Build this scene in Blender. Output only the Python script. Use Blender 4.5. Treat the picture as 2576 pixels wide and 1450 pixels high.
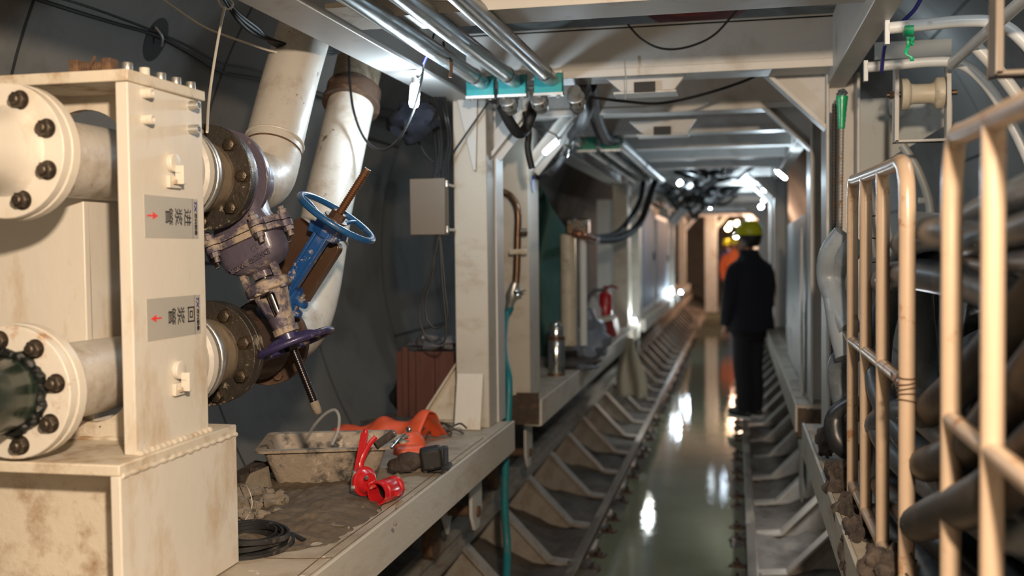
import bpy, bmesh, math, random
from mathutils import Vector, Matrix, noise
from math import sin, cos, pi, atan, atan2, radians, sqrt
V = Vector
C = bpy.context.scene.collection
sc = bpy.context.scene
for o in list(bpy.data.objects): bpy.data.objects.remove(o)

# ------------------------------------------------------------------ camera
F = 2600.0                       # focal length in pixels of the 2576 px wide frame
CAM = V((0, 0, 1.55))            # rail heads are z = 0, the tunnel runs along +y
ROLL = .0115; PITCH = atan(93.5/F); YAW = atan(566/F*cos(PITCH))
_r0 = V((cos(YAW), sin(YAW), 0)); _fw = V((-sin(YAW)*cos(PITCH), cos(YAW)*cos(PITCH), -sin(PITCH)))
_u0 = _r0.cross(_fw); _R = _r0*cos(ROLL)-_u0*sin(ROLL); _U = _r0*sin(ROLL)+_u0*cos(ROLL)
cd = bpy.data.cameras.new('camera'); cam = bpy.data.objects.new('camera', cd); C.objects.link(cam)
cam.matrix_world = Matrix.Translation(CAM) @ Matrix((_R, _U, -_fw)).transposed().to_4x4()
cd.sensor_width = 36; cd.lens = F/2576*36; cd.clip_start = .05; cd.clip_end = 200
cd.dof.use_dof = True; cd.dof.focus_distance = 2.75; cd.dof.aperture_fstop = 2.3
sc.camera = cam

# ------------------------------------------------------------------ world, exposure
w = bpy.data.worlds.new('world'); sc.world = w; w.use_nodes = True
w.node_tree.nodes['Background'].inputs[0].default_value = (.10, .12, .14, 1)
w.node_tree.nodes['Background'].inputs[1].default_value = .12
sc.view_settings.view_transform = 'Standard'; sc.view_settings.look = 'None'
sc.view_settings.exposure = 0.0; sc.view_settings.gamma = 1.0
try: sc.view_settings.use_curve_mapping = False
except Exception: pass
sc.cycles.use_denoising = True
sc.cycles.max_bounces = 6

WARM = (1.0, .78, .57); COOL = (.72, .88, 1.0)
def lamp(name, loc, power, col, r=.04):
    l = bpy.data.lights.new(name, 'POINT'); l.energy = power; l.color = col; l.shadow_soft_size = r
    o = bpy.data.objects.new(name, l); C.objects.link(o); o.location = loc
    return o
lamp('warm_work_or_fill_light', (.20, .02, 2.10), 335, WARM, .05)            # work light hung behind the photographer's shoulder
lamp('warm_work_or_fill_light', (-.2, -1.4, 2.2), 7, WARM, .2)  # unseen fill behind the camera, added to lift the dark parts
lamp('tunnel_face_light', (.30, 20.4, 2.15), 110, (1, .62, .42), .08)
lamp('tunnel_face_light', (.25, 26.5, 2.4), 420, (1, .60, .40), .4)
lamp('tunnel_side_light', (-1.75, 5.0, 2.35), 1.5, (.9, .95, 1), .15)
lamp('tunnel_side_light', (.9, 6.2, 2.6), 3, COOL, .1)
lamp('cool_side_light', (.80, 2.3, 2.35), 7, COOL, .06)
lamp('deck_under_light', (.62, 5.7, .60), 26, (.95, .97, 1), .06)
lamp('roof_light', (-.35, 6.6, 3.1), 5, COOL, .1)

def at(px, py, X=None, Y=None, Z=None, d=None):
    v = _fw + _R*(px-1288)/F + _U*(725-py)/F
    if X is not None: t = (X-CAM.x)/v.x
    elif Y is not None: t = (Y-CAM.y)/v.y
    elif Z is not None: t = (Z-CAM.z)/v.z
    else: t = d
    return CAM + v*t
TC = V((-.37, 0, 1.55)); TR = 1.9
def at_wall(px, py, R=TR-.02):
    v = _fw + _R*(px-1288)/F + _U*(725-py)/F
    ox, oz = CAM.x-TC.x, CAM.z-TC.z
    a = v.x**2+v.z**2; b = 2*(ox*v.x+oz*v.z); c = ox*ox+oz*oz-R*R
    return CAM + v*((-b+sqrt(b*b-4*a*c))/(2*a))

# ------------------------------------------------------------------ materials
def mat(name, col, rough=.5, metal=0., dirt=None, amt=.5, scale=6., bump=0., bscale=40., emit=None, estr=0., alpha=None, var=.12, spec=.5, stretch=None, sharp=.12, coat=0., fine=None):
    m = bpy.data.materials.new(name); m.use_nodes = True
    nt = m.node_tree; N = nt.nodes; L = nt.links; b = N['Principled BSDF']
    b.inputs['Roughness'].default_value = rough; b.inputs['Metallic'].default_value = metal
    b.inputs['Specular IOR Level'].default_value = spec
    if coat: b.inputs['Coat Weight'].default_value = coat; b.inputs['Coat Roughness'].default_value = .15
    tc = N.new('ShaderNodeTexCoord'); mp = N.new('ShaderNodeMapping'); L.new(tc.outputs['Object'], mp.inputs[0])
    if stretch: mp.inputs['Scale'].default_value = stretch
    def nz(sc_, det=6., ro=.6):
        n = N.new('ShaderNodeTexNoise'); n.inputs['Scale'].default_value = sc_; n.inputs['Detail'].default_value = det
        n.inputs['Roughness'].default_value = ro; L.new(mp.outputs[0], n.inputs['Vector']); return n
    def ramp(src, p0, p1):
        r = N.new('ShaderNodeValToRGB'); r.color_ramp.elements[0].position = p0; r.color_ramp.elements[1].position = p1
        L.new(src, r.inputs[0]); return r
    def mix(fac, a, c):
        x = N.new('ShaderNodeMix'); x.data_type = 'RGBA'
        if hasattr(fac, 'links'): L.new(fac, x.inputs[0])
        else: x.inputs[0].default_value = fac
        for k, s in ((6, a), (7, c)):
            if hasattr(s, 'links'): L.new(s, x.inputs[k])
            else: x.inputs[k].default_value = (*s[:3], 1)
        return x.outputs[2]
    n1 = nz(scale*.6, 4)
    lo = tuple(c*(1-var) for c in col); hi = tuple(min(1, c*(1+var)) for c in col)
    out = mix(n1.outputs['Fac'], lo, hi)
    if dirt:
        n2 = nz(scale, 9, .68)
        r = ramp(n2.outputs['Fac'], .62-.28*amt, .62-.28*amt+sharp)
        out = mix(r.outputs[0], out, dirt)
        rr = N.new('ShaderNodeMapRange'); rr.inputs[3].default_value = rough; rr.inputs[4].default_value = min(1, rough+.3)
        L.new(r.outputs[0], rr.inputs[0]); L.new(rr.outputs[0], b.inputs['Roughness'])
    if fine:
        n4 = nz(fine[1], 5, .7); r4 = ramp(n4.outputs['Fac'], fine[2], fine[2]+.04); out = mix(r4.outputs[0], out, fine[0])
    L.new(out, b.inputs['Base Color'])
    if bump:
        n3 = nz(bscale, 6); bp = N.new('ShaderNodeBump'); bp.inputs['Strength'].default_value = bump; bp.inputs['Distance'].default_value = .01
        L.new(n3.outputs['Fac'], bp.inputs['Height']); L.new(bp.outputs[0], b.inputs['Normal'])
    if emit: b.inputs['Emission Color'].default_value = (*emit, 1); b.inputs['Emission Strength'].default_value = estr
    if alpha is not None: b.inputs['Alpha'].default_value = alpha
    return m
M = {}
CR = (.66, .62, .55)
M['cream'] = mat('cream_paint', CR, .42, 0, (.48, .36, .23), .36, 6, .12, 30, sharp=.2, fine=((.12, .07, .04), 30, .70), stretch=(1, 1, .45))
M['creamdirty'] = mat('stained_cream_paint', (.62, .56, .46), .5, 0, (.30, .19, .10), .42, 9, .2, 40, sharp=.2, fine=((.10, .06, .04), 34, .68))
M['creamrust'] = mat('rust_stained_cream_paint', CR, .45, 0, (.42, .20, .07), .30, 9, .2, 30, sharp=.1, fine=((.16, .06, .02), 18, .64))
M['white'] = mat('white_paint', (.53, .52, .50), .45, 0, (.36, .31, .25), .22, 4, .06, 20, sharp=.25)
M['pipew'] = mat('white_pipe_paint', (.55, .52, .47), .40, 0, (.30, .22, .15), .38, 6, .2, 22, sharp=.22, fine=((.16, .11, .08), 16, .66))
M['deck'] = mat('deck_plate', (.44, .38, .30), .6, 0, (.20, .15, .10), .55, 5, .2, 30, sharp=.3, fine=((.7, .64, .54), 14, .62))
M['edge'] = mat('deck_edge_paint', (.50, .465, .40), .5, 0, (.34, .26, .18), .35, 5, .15, 25, stretch=(1, .6, 1.6), sharp=.25)
M['rust'] = mat('rusty_steel', (.12, .07, .045), .8, .3, (.21, .125, .07), .5, 20, .4, 60)
M['brown'] = mat('brown_steel', (.16, .09, .055), .3, .6, (.30, .22, .15), .2, 8, .1, 30)
M['dflange'] = mat('dark_grimy_steel', (.065, .055, .045), .4, .5, (.42, .36, .28), .18, 16, .4, 50, sharp=.05, fine=((.45, .40, .32), 60, .66))
M['bolt'] = mat('dark_bolt_steel', (.10, .08, .06), .35, .8, (.25, .15, .08), .35, 30, .3, 80)
M['oily'] = mat('oily_nut_steel', (.085, .068, .052), .3, .7, (.25, .16, .09), .2, 40, .3, 80)
M['zinc'] = mat('zinc_steel', (.55, .55, .54), .35, .85, (.45, .42, .36), .2, 30, .1, 60)
M['chrome'] = mat('chrome', (.7, .7, .68), .12, 1)
M['galv'] = mat('galvanised_steel', (.34, .37, .38), .30, .9, (.48, .50, .50), .4, 10, .08, 30, stretch=(1, .25, 1))
M['indigo'] = mat('indigo_valve_paint', (.115, .098, .135), .38, .1, (.34, .27, .20), .22, 14, .35, 30, sharp=.1, fine=((.50, .42, .33), 40, .67), coat=.2)
M['wheelindigo'] = mat('dark_indigo_wheel_paint', (.035, .03, .10), .35, .1, (.30, .24, .18), .2, 16, .2, 30, coat=.2)
M['mudindigo'] = mat('muddy_indigo_paint', (.10, .085, .12), .45, .1, (.42, .34, .26), .55, 14, .45, 30, sharp=.1, coat=.1)
M['blue'] = mat('blue_valve_paint', (.012, .075, .26), .35, .0, (.42, .36, .32), .16, 22, .25, 30, sharp=.05, coat=.3)
M['wheelblue'] = mat('blue_handwheel_paint', (.012, .085, .24), .32, .0, (.08, .12, .19), .2, 18, .15, 30, coat=.3)
M['thread'] = mat('black_threaded_steel', (.035, .03, .03), .3, .8, (.22, .10, .05), .15, 12)
M['rthread'] = mat('rusty_thread', (.20, .09, .04), .4, .6, (.05, .04, .035), .45, 14)
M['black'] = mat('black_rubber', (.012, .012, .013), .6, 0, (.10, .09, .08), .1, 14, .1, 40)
M['cable'] = mat('black_cable', (.015, .015, .016), .5)
M['hoselit'] = mat('lit_grey_hose', (.24, .28, .32), .38, 0, (.12, .14, .17), .45, 7, .2, 20, sharp=.3)  # lighter copy of the grey hose, bulb light put into the colour
M['hose'] = mat('grey_hose_rubber', (.10, .12, .14), .35, 0, (.26, .29, .32), .45, 6, .15, 20, sharp=.3)
M['hosedark'] = mat('dark_hose_rubber', (.018, .02, .024), .35, 0, (.05, .055, .065), .3, 6, .1, 20)
M['hosebrown'] = mat('muddy_hose_rubber', (.05, .043, .038), .5, 0, (.12, .085, .06), .4, 6, .2, 20)
M['red'] = mat('red_paint', (.55, .015, .02), .3, 0, (.45, .25, .20), .12, 20, .1, 40, sharp=.05, coat=.3)
M['darkred'] = mat('dark_red_paint', (.25, .03, .025), .5)
M['orange'] = mat('orange_plastic', (.72, .10, .035), .45, 0, (.40, .16, .09), .2, 12, .1, 30)
M['teal'] = mat('teal_hose', (.01, .16, .19), .45, 0, (.05, .14, .15), .3, 8)
M['tealblock'] = mat('teal_clamp_plastic', (.01, .26, .27), .4)
M['green'] = mat('green_tape', (.01, .36, .15), .3, 0, (.03, .2, .1), .2, 30, .2, 30, coat=.3)
M['greenblock'] = mat('green_clamp_plastic', (.005, .24, .15), .4)
M['concrete'] = mat('concrete', (.18, .177, .165), .85, 0, (.075, .072, .066), .38, 2.2, .3, 12, sharp=.35)
M['pan'] = mat('mortar_crusted_plastic', (.40, .33, .26), .75, 0, (.085, .08, .07), .40, 13, .5, 40, sharp=.12, fine=((.55, .46, .36), 18, .58))
M['mud'] = mat('brown_mud', (.115, .085, .058), .85, 0, (.20, .155, .11), .4, 9, .8, 30, sharp=.3)
M['mudlump'] = mat('dried_mortar_lump', (.24, .20, .155), .9, 0, (.13, .10, .07), .5, 14, .8, 30, sharp=.2)
M['silt'] = mat('grey_silt', (.115, .10, .085), .8, 0, (.04, .034, .028), .55, 5, .9, 22, sharp=.25)
M['sleeper'] = mat('painted_sleeper_steel', (.31, .28, .24), .55, 0, (.17, .12, .08), .48, 6, .3, 25, sharp=.25)
M['rail'] = mat('worn_rail_steel', (.19, .16, .13), .42, .6, (.30, .26, .21), .4, 8, .2, 30, stretch=(1, .3, 1))
M['ivory'] = mat('ivory_railing_paint', (.50, .375, .27), .32, 0, (.33, .17, .08), .12, 14, .06, 30, sharp=.08, coat=.2)
M['whitetube'] = mat('white_tube_paint', (.60, .62, .62), .35, 0, (.35, .32, .28), .15, 12)
M['nylon'] = mat('cream_nylon', (.55, .50, .40), .45, 0, (.35, .30, .22), .3, 10)
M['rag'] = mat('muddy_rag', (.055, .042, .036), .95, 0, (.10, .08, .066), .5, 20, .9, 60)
M['wood'] = mat('dark_red_wood', (.10, .035, .022), .6, 0, (.045, .022, .015), .45, 8, .2, 30, stretch=(1, 1, .2))
M['boxbeige'] = mat('beige_box_paint', (.15, .12, .092), .45)
M['tag'] = mat('silver_plate', (.52, .50, .45), .35, .25, (.55, .47, .38), .3, 7, sharp=.3)
M['ink'] = mat('black_ink', (.02, .018, .02), .6)
M['inkblue'] = mat('blue_ink', (.03, .03, .22), .5)
M['inkred'] = mat('red_ink', (.75, .05, .04), .5)
M['bulb'] = mat('lit_bulb', (1, 1, 1), .5, emit=(.78, .90, 1), estr=60)
M['bulb2'] = mat('lit_lamp', (1, 1, 1), .5, emit=(.80, .92, 1), estr=30)
M['bulbw'] = mat('lit_warm_lamp', (1, 1, 1), .5, emit=(1, .66, .35), estr=30)
M['glass'] = mat('clear_plastic', (.6, .6, .58), .15, 0, alpha=.35)
M['cord'] = mat('white_cord', (.60, .57, .50), .6)
M['navy'] = mat('dark_navy_cloth', (.006, .008, .016), .9, bump=.3, bscale=30)
M['trouser'] = mat('black_cloth', (.004, .004, .007), .9)
M['skin'] = mat('skin', (.30, .16, .11), .55)
M['hair'] = mat('black_hair', (.01, .008, .008), .6)
M['helmet'] = mat('yellow_helmet', (.50, .50, .01), .3, coat=.3)
M['hiviz'] = mat('orange_workwear', (.65, .14, .04), .7)
M['blueware'] = mat('blue_workwear', (.06, .10, .28), .8)
M['shoe'] = mat('dark_shoe', (.012, .012, .014), .6)
M['sole'] = mat('white_sole', (.45, .45, .42), .6)
M['greenmesh'] = mat('green_cloth', (.03, .085, .075), .7, 0, (.06, .18, .16), .35, 5, .4, 12, sharp=.3)
M['plasticbag'] = mat('grey_plastic_bag', (.12, .125, .14), .35, 0, (.2, .2, .22), .3, 12, .5, 12)
M['clothwhite'] = mat('cream_cloth', (.60, .58, .48), .9, bump=.5, bscale=12)
M['cabinet'] = mat('blue_grey_cabinet', (.16, .21, .27), .6)
M['bluefoil'] = mat('blue_sticker', (.03, .10, .35), .4)
M['greyplate'] = mat('grey_panel_paint', (.33, .36, .36), .4, 0, (.22, .22, .21), .3, 4)
M['cap'] = mat('blue_cap', (.02, .16, .30), .5)
# concrete lining with ring joints
def lining(m):
    nt = m.node_tree; N = nt.nodes; L = nt.links; b = N['Principled BSDF']
    tc = N.new('ShaderNodeTexCoord'); s = N.new('ShaderNodeSeparateXYZ'); L.new(tc.outputs['Object'], s.inputs[0])
    def mth(op, a, c=None):
        x = N.new('ShaderNodeMath'); x.operation = op
        for k, q in ((0, a), (1, c)):
            if q is None: continue
            if hasattr(q, 'links'): L.new(q, x.inputs[k])
            else: x.inputs[k].default_value = q
        return x.outputs[0]
    y = mth('ABSOLUTE', mth('SUBTRACT', mth('FRACT', mth('MULTIPLY', mth('ADD', s.outputs[1], .2), 1/1.2)), .5))
    j = mth('LESS_THAN', y, .006)
    dx = mth('SUBTRACT', s.outputs[0], TC.x); dz = mth('SUBTRACT', s.outputs[2], TC.z)
    a = mth('ARCTAN2', dz, dx); ring = mth('FLOOR', mth('MULTIPLY', mth('ADD', s.outputs[1], .8), 1/1.2))
    a2 = mth('ABSOLUTE', mth('SUBTRACT', mth('FRACT', mth('ADD', mth('MULTIPLY', a, 3/pi), mth('MULTIPLY', ring, .37))), .5))
    j2 = mth('LESS_THAN', a2, .0045)
    jj = mth('MAXIMUM', j, j2)
    old = b.inputs['Base Color'].links[0].from_socket
    x = N.new('ShaderNodeMix'); x.data_type = 'RGBA'; L.new(jj, x.inputs[0]); L.new(old, x.inputs[6]); x.inputs[7].default_value = (.025, .025, .025, 1)
    L.new(x.outputs[2], b.inputs['Base Color'])
lining(M['concrete'])
wm = mat('murky_water', (.20, .215, .15), .035, 0, bump=.12, bscale=8, spec=.45, var=.2); M['water'] = wm
wm.node_tree.nodes['Principled BSDF'].inputs['IOR'].default_value = 1.33

# ------------------------------------------------------------------ mesh builder
def perp(a):
    a = V(a).normalized(); t = V((0, 0, 1)) if abs(a.z) < .9 else V((1, 0, 0))
    u = a.cross(t).normalized(); return u, a.cross(u).normalized()
def spline(pts, n=8, closed=False):
    P = [V(p) for p in pts]; m = len(P); out = []
    if m < 3 and not closed: return P
    for i in range(m if closed else m-1):
        g = lambda k: P[k % m] if closed else P[max(0, min(m-1, k))]
        p0, p1, p2, p3 = g(i-1), g(i), g(i+1), g(i+2)
        for k in range(n):
            t = k/n
            out.append(.5*((2*p1)+(p2-p0)*t+(2*p0-5*p1+4*p2-p3)*t*t+(3*p1-p0-3*p2+p3)*t**3))
    if not closed: out.append(P[-1])
    return out
class MB:
    def __init__(s): s.v = []; s.f = []
    def add(s, vs, fs):
        k = len(s.v); s.v += [V(v) for v in vs]; s.f += [[i+k for i in f] for f in fs]; return s
    def box(s, lo, hi):
        x0, y0, z0 = lo; x1, y1, z1 = hi
        return s.add([(x0,y0,z0),(x1,y0,z0),(x1,y1,z0),(x0,y1,z0),(x0,y0,z1),(x1,y0,z1),(x1,y1,z1),(x0,y1,z1)],
                     [(3,2,1,0),(4,5,6,7),(0,1,5,4),(1,2,6,5),(2,3,7,6),(3,0,4,7)])
    def bar(s, a, b, wu, wv, up=(0,0,1)):       # oriented box from a to b; wv measured along up
        a, b = V(a), V(b); d = (b-a).normalized(); u = d.cross(V(up))
        u = u.normalized() if u.length > 1e-5 else perp(d)[0]
        v = u.cross(d).normalized(); u *= wu/2; v *= wv/2
        return s.add([a-u-v, a+u-v, a+u+v, a-u+v, b-u-v, b+u-v, b+u+v, b-u+v],
                     [(3,2,1,0),(4,5,6,7),(0,1,5,4),(1,2,6,5),(2,3,7,6),(3,0,4,7)])
    def prism(s, poly, ext):
        n = len(poly); e = V(ext); p = [V(q) for q in poly]
        return s.add(p+[q+e for q in p], [tuple(range(n))[::-1], tuple(range(n, 2*n))]+[(i,(i+1)%n,(i+1)%n+n,i+n) for i in range(n)])
    def lathe(s, o, axis, prof, n=32, closed=False):   # prof: (t along axis, radius)
        o = V(o); a = V(axis).normalized(); u, w_ = perp(a); vs = []; fs = []
        for t, r in prof:
            for k in range(n):
                q = 2*pi*k/n; vs.append(o+a*t+(u*cos(q)+w_*sin(q))*r)
        m = len(prof)
        for i in range(m if closed else m-1):
            for k in range(n):
                k2 = (k+1) % n; i2 = (i+1) % m
                fs.append((i*n+k, i*n+k2, i2*n+k2, i2*n+k))
        if not closed:
            if prof[0][1] > 1e-4: fs.append(tuple(range(n))[::-1])
            if prof[-1][1] > 1e-4: fs.append(tuple(range((m-1)*n, m*n)))
        return s.add(vs, fs)
    def cyl(s, a, b, r, r2=None, n=24):
        a, b = V(a), V(b); return s.lathe(a, b-a, [(0, r), ((b-a).length, r if r2 is None else r2)], n)
    def ringplate(s, o, axis, t, ro, ri, n=40):
        return s.lathe(o, axis, [(0, ri), (0, ro), (t, ro), (t, ri)], n, closed=True)
    def tube(s, pts, r, n=10, closed=False, sm=8, flat=None):
        P = spline(pts, sm, closed) if sm else [V(p) for p in pts]
        m = len(P); vs = []; fs = []; u = None
        for i in range(m):
            if closed: t = P[(i+1) % m]-P[i-1]
            else: t = P[min(i+1, m-1)]-P[max(i-1, 0)]
            if t.length < 1e-9: t = V((0, 0, 1))
            t.normalize()
            u = perp(t)[0] if u is None else (u-t*u.dot(t)).normalized()
            w_ = t.cross(u); rr = r(i/(m-1)) if callable(r) else r
            for k in range(n):
                q = 2*pi*k/n; vs.append(P[i]+u*cos(q)*rr+w_*sin(q)*rr*(flat or 1))
        for i in range(m if closed else m-1):
            for k in range(n):
                i2 = (i+1) % m; k2 = (k+1) % n
                fs.append((i*n+k, i*n+k2, i2*n+k2, i2*n+k))
        if not closed: fs += [tuple(range(n))[::-1], tuple(range((m-1)*n, m*n))]
        return s.add(vs, fs)
    def hexa(s, o, axis, r, h):
        return s.lathe(o, axis, [(0, r*.98), (h*.9, r*.98), (h, r*.86)], 6)
    def lump(s, c, rad, seed=0, amp=.3, n=14, freq=1.6, flatbottom=False):
        c = V(c); rad = V(rad) if hasattr(rad, '__len__') else V((rad,)*3); vs = []; fs = []
        for i in range(n+1):
            th = pi*i/n
            for k in range(2*n):
                q = pi*k/n; d = V((sin(th)*cos(q), sin(th)*sin(q), cos(th)))
                e = 1+amp*noise.noise(d*freq+V((seed*7.3, seed*3.1, 0)))*2 + amp*.5*noise.noise(d*freq*2.7+V((0, seed*5.1, 3)))
                p = V((d.x*rad.x, d.y*rad.y, d.z*rad.z))*e
                if flatbottom: p.z = max(p.z, -rad.z*.5)
                vs.append(c+p)
        for i in range(n):
            for k in range(2*n):
                k2 = (k+1) % (2*n); fs.append((i*2*n+k, (i+1)*2*n+k, (i+1)*2*n+k2, i*2*n+k2))
        return s.add(vs, fs)
    def grid(s, fn, nu, nv):
        vs = [fn(i/nu, j/nv) for i in range(nu+1) for j in range(nv+1)]
        return s.add(vs, [(i*(nv+1)+j, (i+1)*(nv+1)+j, (i+1)*(nv+1)+j+1, i*(nv+1)+j+1) for i in range(nu) for j in range(nv)])
    def build(s, name, m, parent=None, bevel=0, angle=38, keep=False, sub=0, thick=0):
        me = bpy.data.meshes.new(name)
        lo = V([min(v[i] for v in s.v) for i in range(3)]); hi = V([max(v[i] for v in s.v) for i in range(3)])
        c = V((0, 0, 0)) if keep else V(((lo.x+hi.x)/2, (lo.y+hi.y)/2, lo.z))
        me.from_pydata([v-c for v in s.v], [], s.f)
        bm = bmesh.new(); bm.from_mesh(me)
        bmesh.ops.remove_doubles(bm, verts=bm.verts, dist=1e-6)
        bmesh.ops.recalc_face_normals(bm, faces=bm.faces)
        for f_ in bm.faces: f_.smooth = True
        bm.to_mesh(me); bm.free()
        me.set_sharp_from_angle(angle=radians(angle))
        me.materials.append(M[m] if isinstance(m, str) else m)
        o = bpy.data.objects.new(name, me); C.objects.link(o)
        if bevel:
            b = o.modifiers.new('bevel', 'BEVEL'); b.width = bevel; b.segments = 2; b.limit_method = 'ANGLE'; b.angle_limit = radians(40)
        if thick: q = o.modifiers.new('solid', 'SOLIDIFY'); q.thickness = thick; q.offset = 0
        if sub: q = o.modifiers.new('sub', 'SUBSURF'); q.levels = sub; q.render_levels = sub
        place(o, c, parent); return o
WL = {}
def place(o, c, parent):
    WL[o.name] = V(c)
    if parent is not None: o.parent = parent; o.location = V(c)-WL[parent.name]
    else: o.location = c
def tag(o, label, cat, group=None, kind=None):
    if label: o['label'] = label
    if cat: o['category'] = cat
    if group: o['group'] = group
    if kind: o['kind'] = kind
    return o
def thing(name, label, cat, loc=(0, 0, 0), group=None):
    o = bpy.data.objects.new(name, None); C.objects.link(o); o.empty_display_size = .05
    o.location = loc; WL[o.name] = V(loc); return tag(o, label, cat, group)
def dup(root, loc=None, label=None, rz=None):
    def cp(o, par):
        c = o.copy(); C.objects.link(c)
        if par is not None: c.parent = par
        for ch in o.children: cp(ch, c)
        return c
    r = cp(root, None)
    if loc is not None: r.location = loc
    if rz is not None: r.rotation_euler.z = rz
    if label: r['label'] = label
    return r
def struct(o): o['kind'] = 'structure'; return o
def text(body, size, c, right, up, m, parent, name, ext=.0004, font_bold=0., shear=0., sx=1.):
    cu = bpy.data.curves.new('t', 'FONT'); cu.body = body; cu.size = size; cu.align_x = 'CENTER'; cu.align_y = 'CENTER'
    cu.extrude = ext; cu.offset = font_bold; cu.shear = shear; cu.resolution_u = 3
    to = bpy.data.objects.new('t', cu); C.objects.link(to)
    bpy.context.view_layer.update()
    dg = bpy.context.evaluated_depsgraph_get(); me = bpy.data.meshes.new_from_object(to.evaluated_get(dg))
    C.objects.unlink(to); bpy.data.objects.remove(to)
    r = V(right).normalized(); u = V(up).normalized(); n = r.cross(u)
    mt = Matrix((r*sx, u, n)).transposed().to_4x4()
    me.transform(mt); me.materials.clear(); me.materials.append(M[m]); me.name = name
    o = bpy.data.objects.new(name, me); C.objects.link(o); place(o, V(c), parent); return o

# ------------------------------------------------------------------ tunnel lining
def arc(a0, a1, n, y0=-3.5, y1=36, r=TR):
    m = MB(); ys = [y0+(y1-y0)*i/20 for i in range(21)]
    m.grid(lambda u, v: V((TC.x+r*cos(radians(a0+(a1-a0)*u)), y0+(y1-y0)*v, TC.z+r*sin(radians(a0+(a1-a0)*u)))), n, 20)
    return m
struct(arc(130, 214, 30).build('wall_left', 'concrete', keep=True, thick=.02))
struct(arc(-34, 50, 30).build('wall_right', 'concrete', keep=True, thick=.02))
struct(arc(50, 130, 30).build('ceiling', 'concrete', keep=True, thick=.02))
struct(arc(214, 326, 40).build('floor', 'concrete', keep=True, thick=.02))
def endwall(y, nm):
    m = MB(); m.prism([(TC.x+(TR+.02)*cos(2*pi*k/48), y, TC.z+(TR+.02)*sin(2*pi*k/48)) for k in range(48)], (0, .05, 0))
    struct(m.build(nm, 'concrete', keep=True))
endwall(35.9, 'wall_far'); endwall(-3.55, 'wall_back')

# ------------------------------------------------------------------ silt, water, track
XC = -.36
def silt_side(sgn):
    def fn(u, v):
        x = .33+1.12*u; y = 2.6+26*v
        z = (-.079 if x < .46 else -.092)+.40*max(0, (x-.60)/.95)**1.35+.035*noise.noise(V((x*5, y*3, sgn)))+.02*noise.noise(V((x*14, y*11, sgn*4)))
        return V((XC+sgn*x, y, z))
    m = MB(); m.grid(fn, 22, 420); o = m.build('silt', 'silt', keep=True)
    tag(o, 'grey wet silt lying between the sleeper ends %s the track' % ('left of' if sgn < 0 else 'right of'), 'silt', kind='stuff')
silt_side(-1); silt_side(1)
m = MB(); m.grid(lambda u, v: V((XC-.40+.80*u, 2.6+30*v, -.075)), 4, 60)
tag(m.build('water', 'water', keep=True), 'murky standing water flooding the bed between the two rails', 'water', kind='stuff')
XL, XR = -.79, .07
def rail(x, label):
    z = 0; h = .088
    prof = [(-.026,0),(.026,0),(.026,-.02),(.007,-.028),(.007,-.072),(.038,-.080),(.038,-h),(-.038,-h),(-.038,-.080),(-.007,-.072),(-.007,-.028),(-.026,-.02)]
    m = MB(); m.prism([(x+a, 2.7, b) for a, b in prof], (0, 27, 0))
    tag(m.build('track_rail', 'rail', bevel=.004), label, 'rail', 'rails of the narrow track')
rail(XL, 'rusty worn steel rail left of the flooded track bed'); rail(XR, 'rusty worn steel rail right of the water, under the standing man')
def grail(x, label):
    m = MB(); m.box((x-.03, 1.5, .27), (x+.03, 30, .30)).box((x-.006, 1.5, .21), (x+.006, 30, .27)).box((x-.045, 1.5, .195), (x+.045, 30, .212))
    tag(m.build('gantry_rail', 'sleeper'), label, 'rail')
grail(-1.26, 'pale grimy gantry running rail on the left sleeper ends'); grail(.54, 'dirty gantry running rail on the right sleeper ends')
def make_sleeper():
    t = thing('steel_sleeper', 'x', 'sleeper', (0, 0, 0), 'steel sleepers under the track')
    W_ = .10
    for s in (-1, 1):
        c = XC
        poly = [(c+s*.44,0,-.16),(c+s*.52,0,-.085),(c+s*.60,0,-.07),(c+s*.86,0,.20),(c+s*.99,0,.20),(c+s*1.0,0,.0),(c+s*.8,0,-.16)]
        m = MB(); m.prism([(x, -.006, z) for x, _, z in poly], (0, .012, 0)); m.build('end_web', 'rust' if False else 'sleeper', t)
        top = [(c+s*.44,-.085),(c+s*.60,-.07),(c+s*.86,.20),(c+s*.99,.20)]
        m = MB()
        for (xa, za), (xb, zb) in zip(top, top[1:]):
            m.bar((xa, 0, za), (xb, 0, zb), W_, .012, up=(0, 0, 1) if abs(zb-za) < .1 else (-s*.7, 0, .7))
        m.build('end_flange', 'sleeper', t)
    m = MB(); m.box((XC-.5, -.05, -.12), (XC+.5, .05, -.105)); m.build('tie_plate', 'rust', t)
    return t
sl = make_sleeper()
YS = [3.05+.74*i for i in range(30)]
for i, y in enumerate(YS):
    lb = 'painted steel sleeper with raised wedge ends, number %d' % i
    o = sl if i == 0 else dup(sl)
    o.location = (0, y, 0)
    near = ['closest to the camera', 'next beyond the closest one', 'third nearest, beside the blue hose'][i] if i < 3 else None
    o['label'] = ('painted steel sleeper with wedge ends, ' + near) if near else 'painted steel sleeper with raised wedge ends further along the track'
    if i == 7: o['label'] = 'brightly lit wedge-ended sleeper below the end of the cloth-hung deck'
M['clipiron'] = mat('wet_rusty_iron', (.055, .038, .028), .5, .3, (.13, .075, .045), .35, 30)
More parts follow.
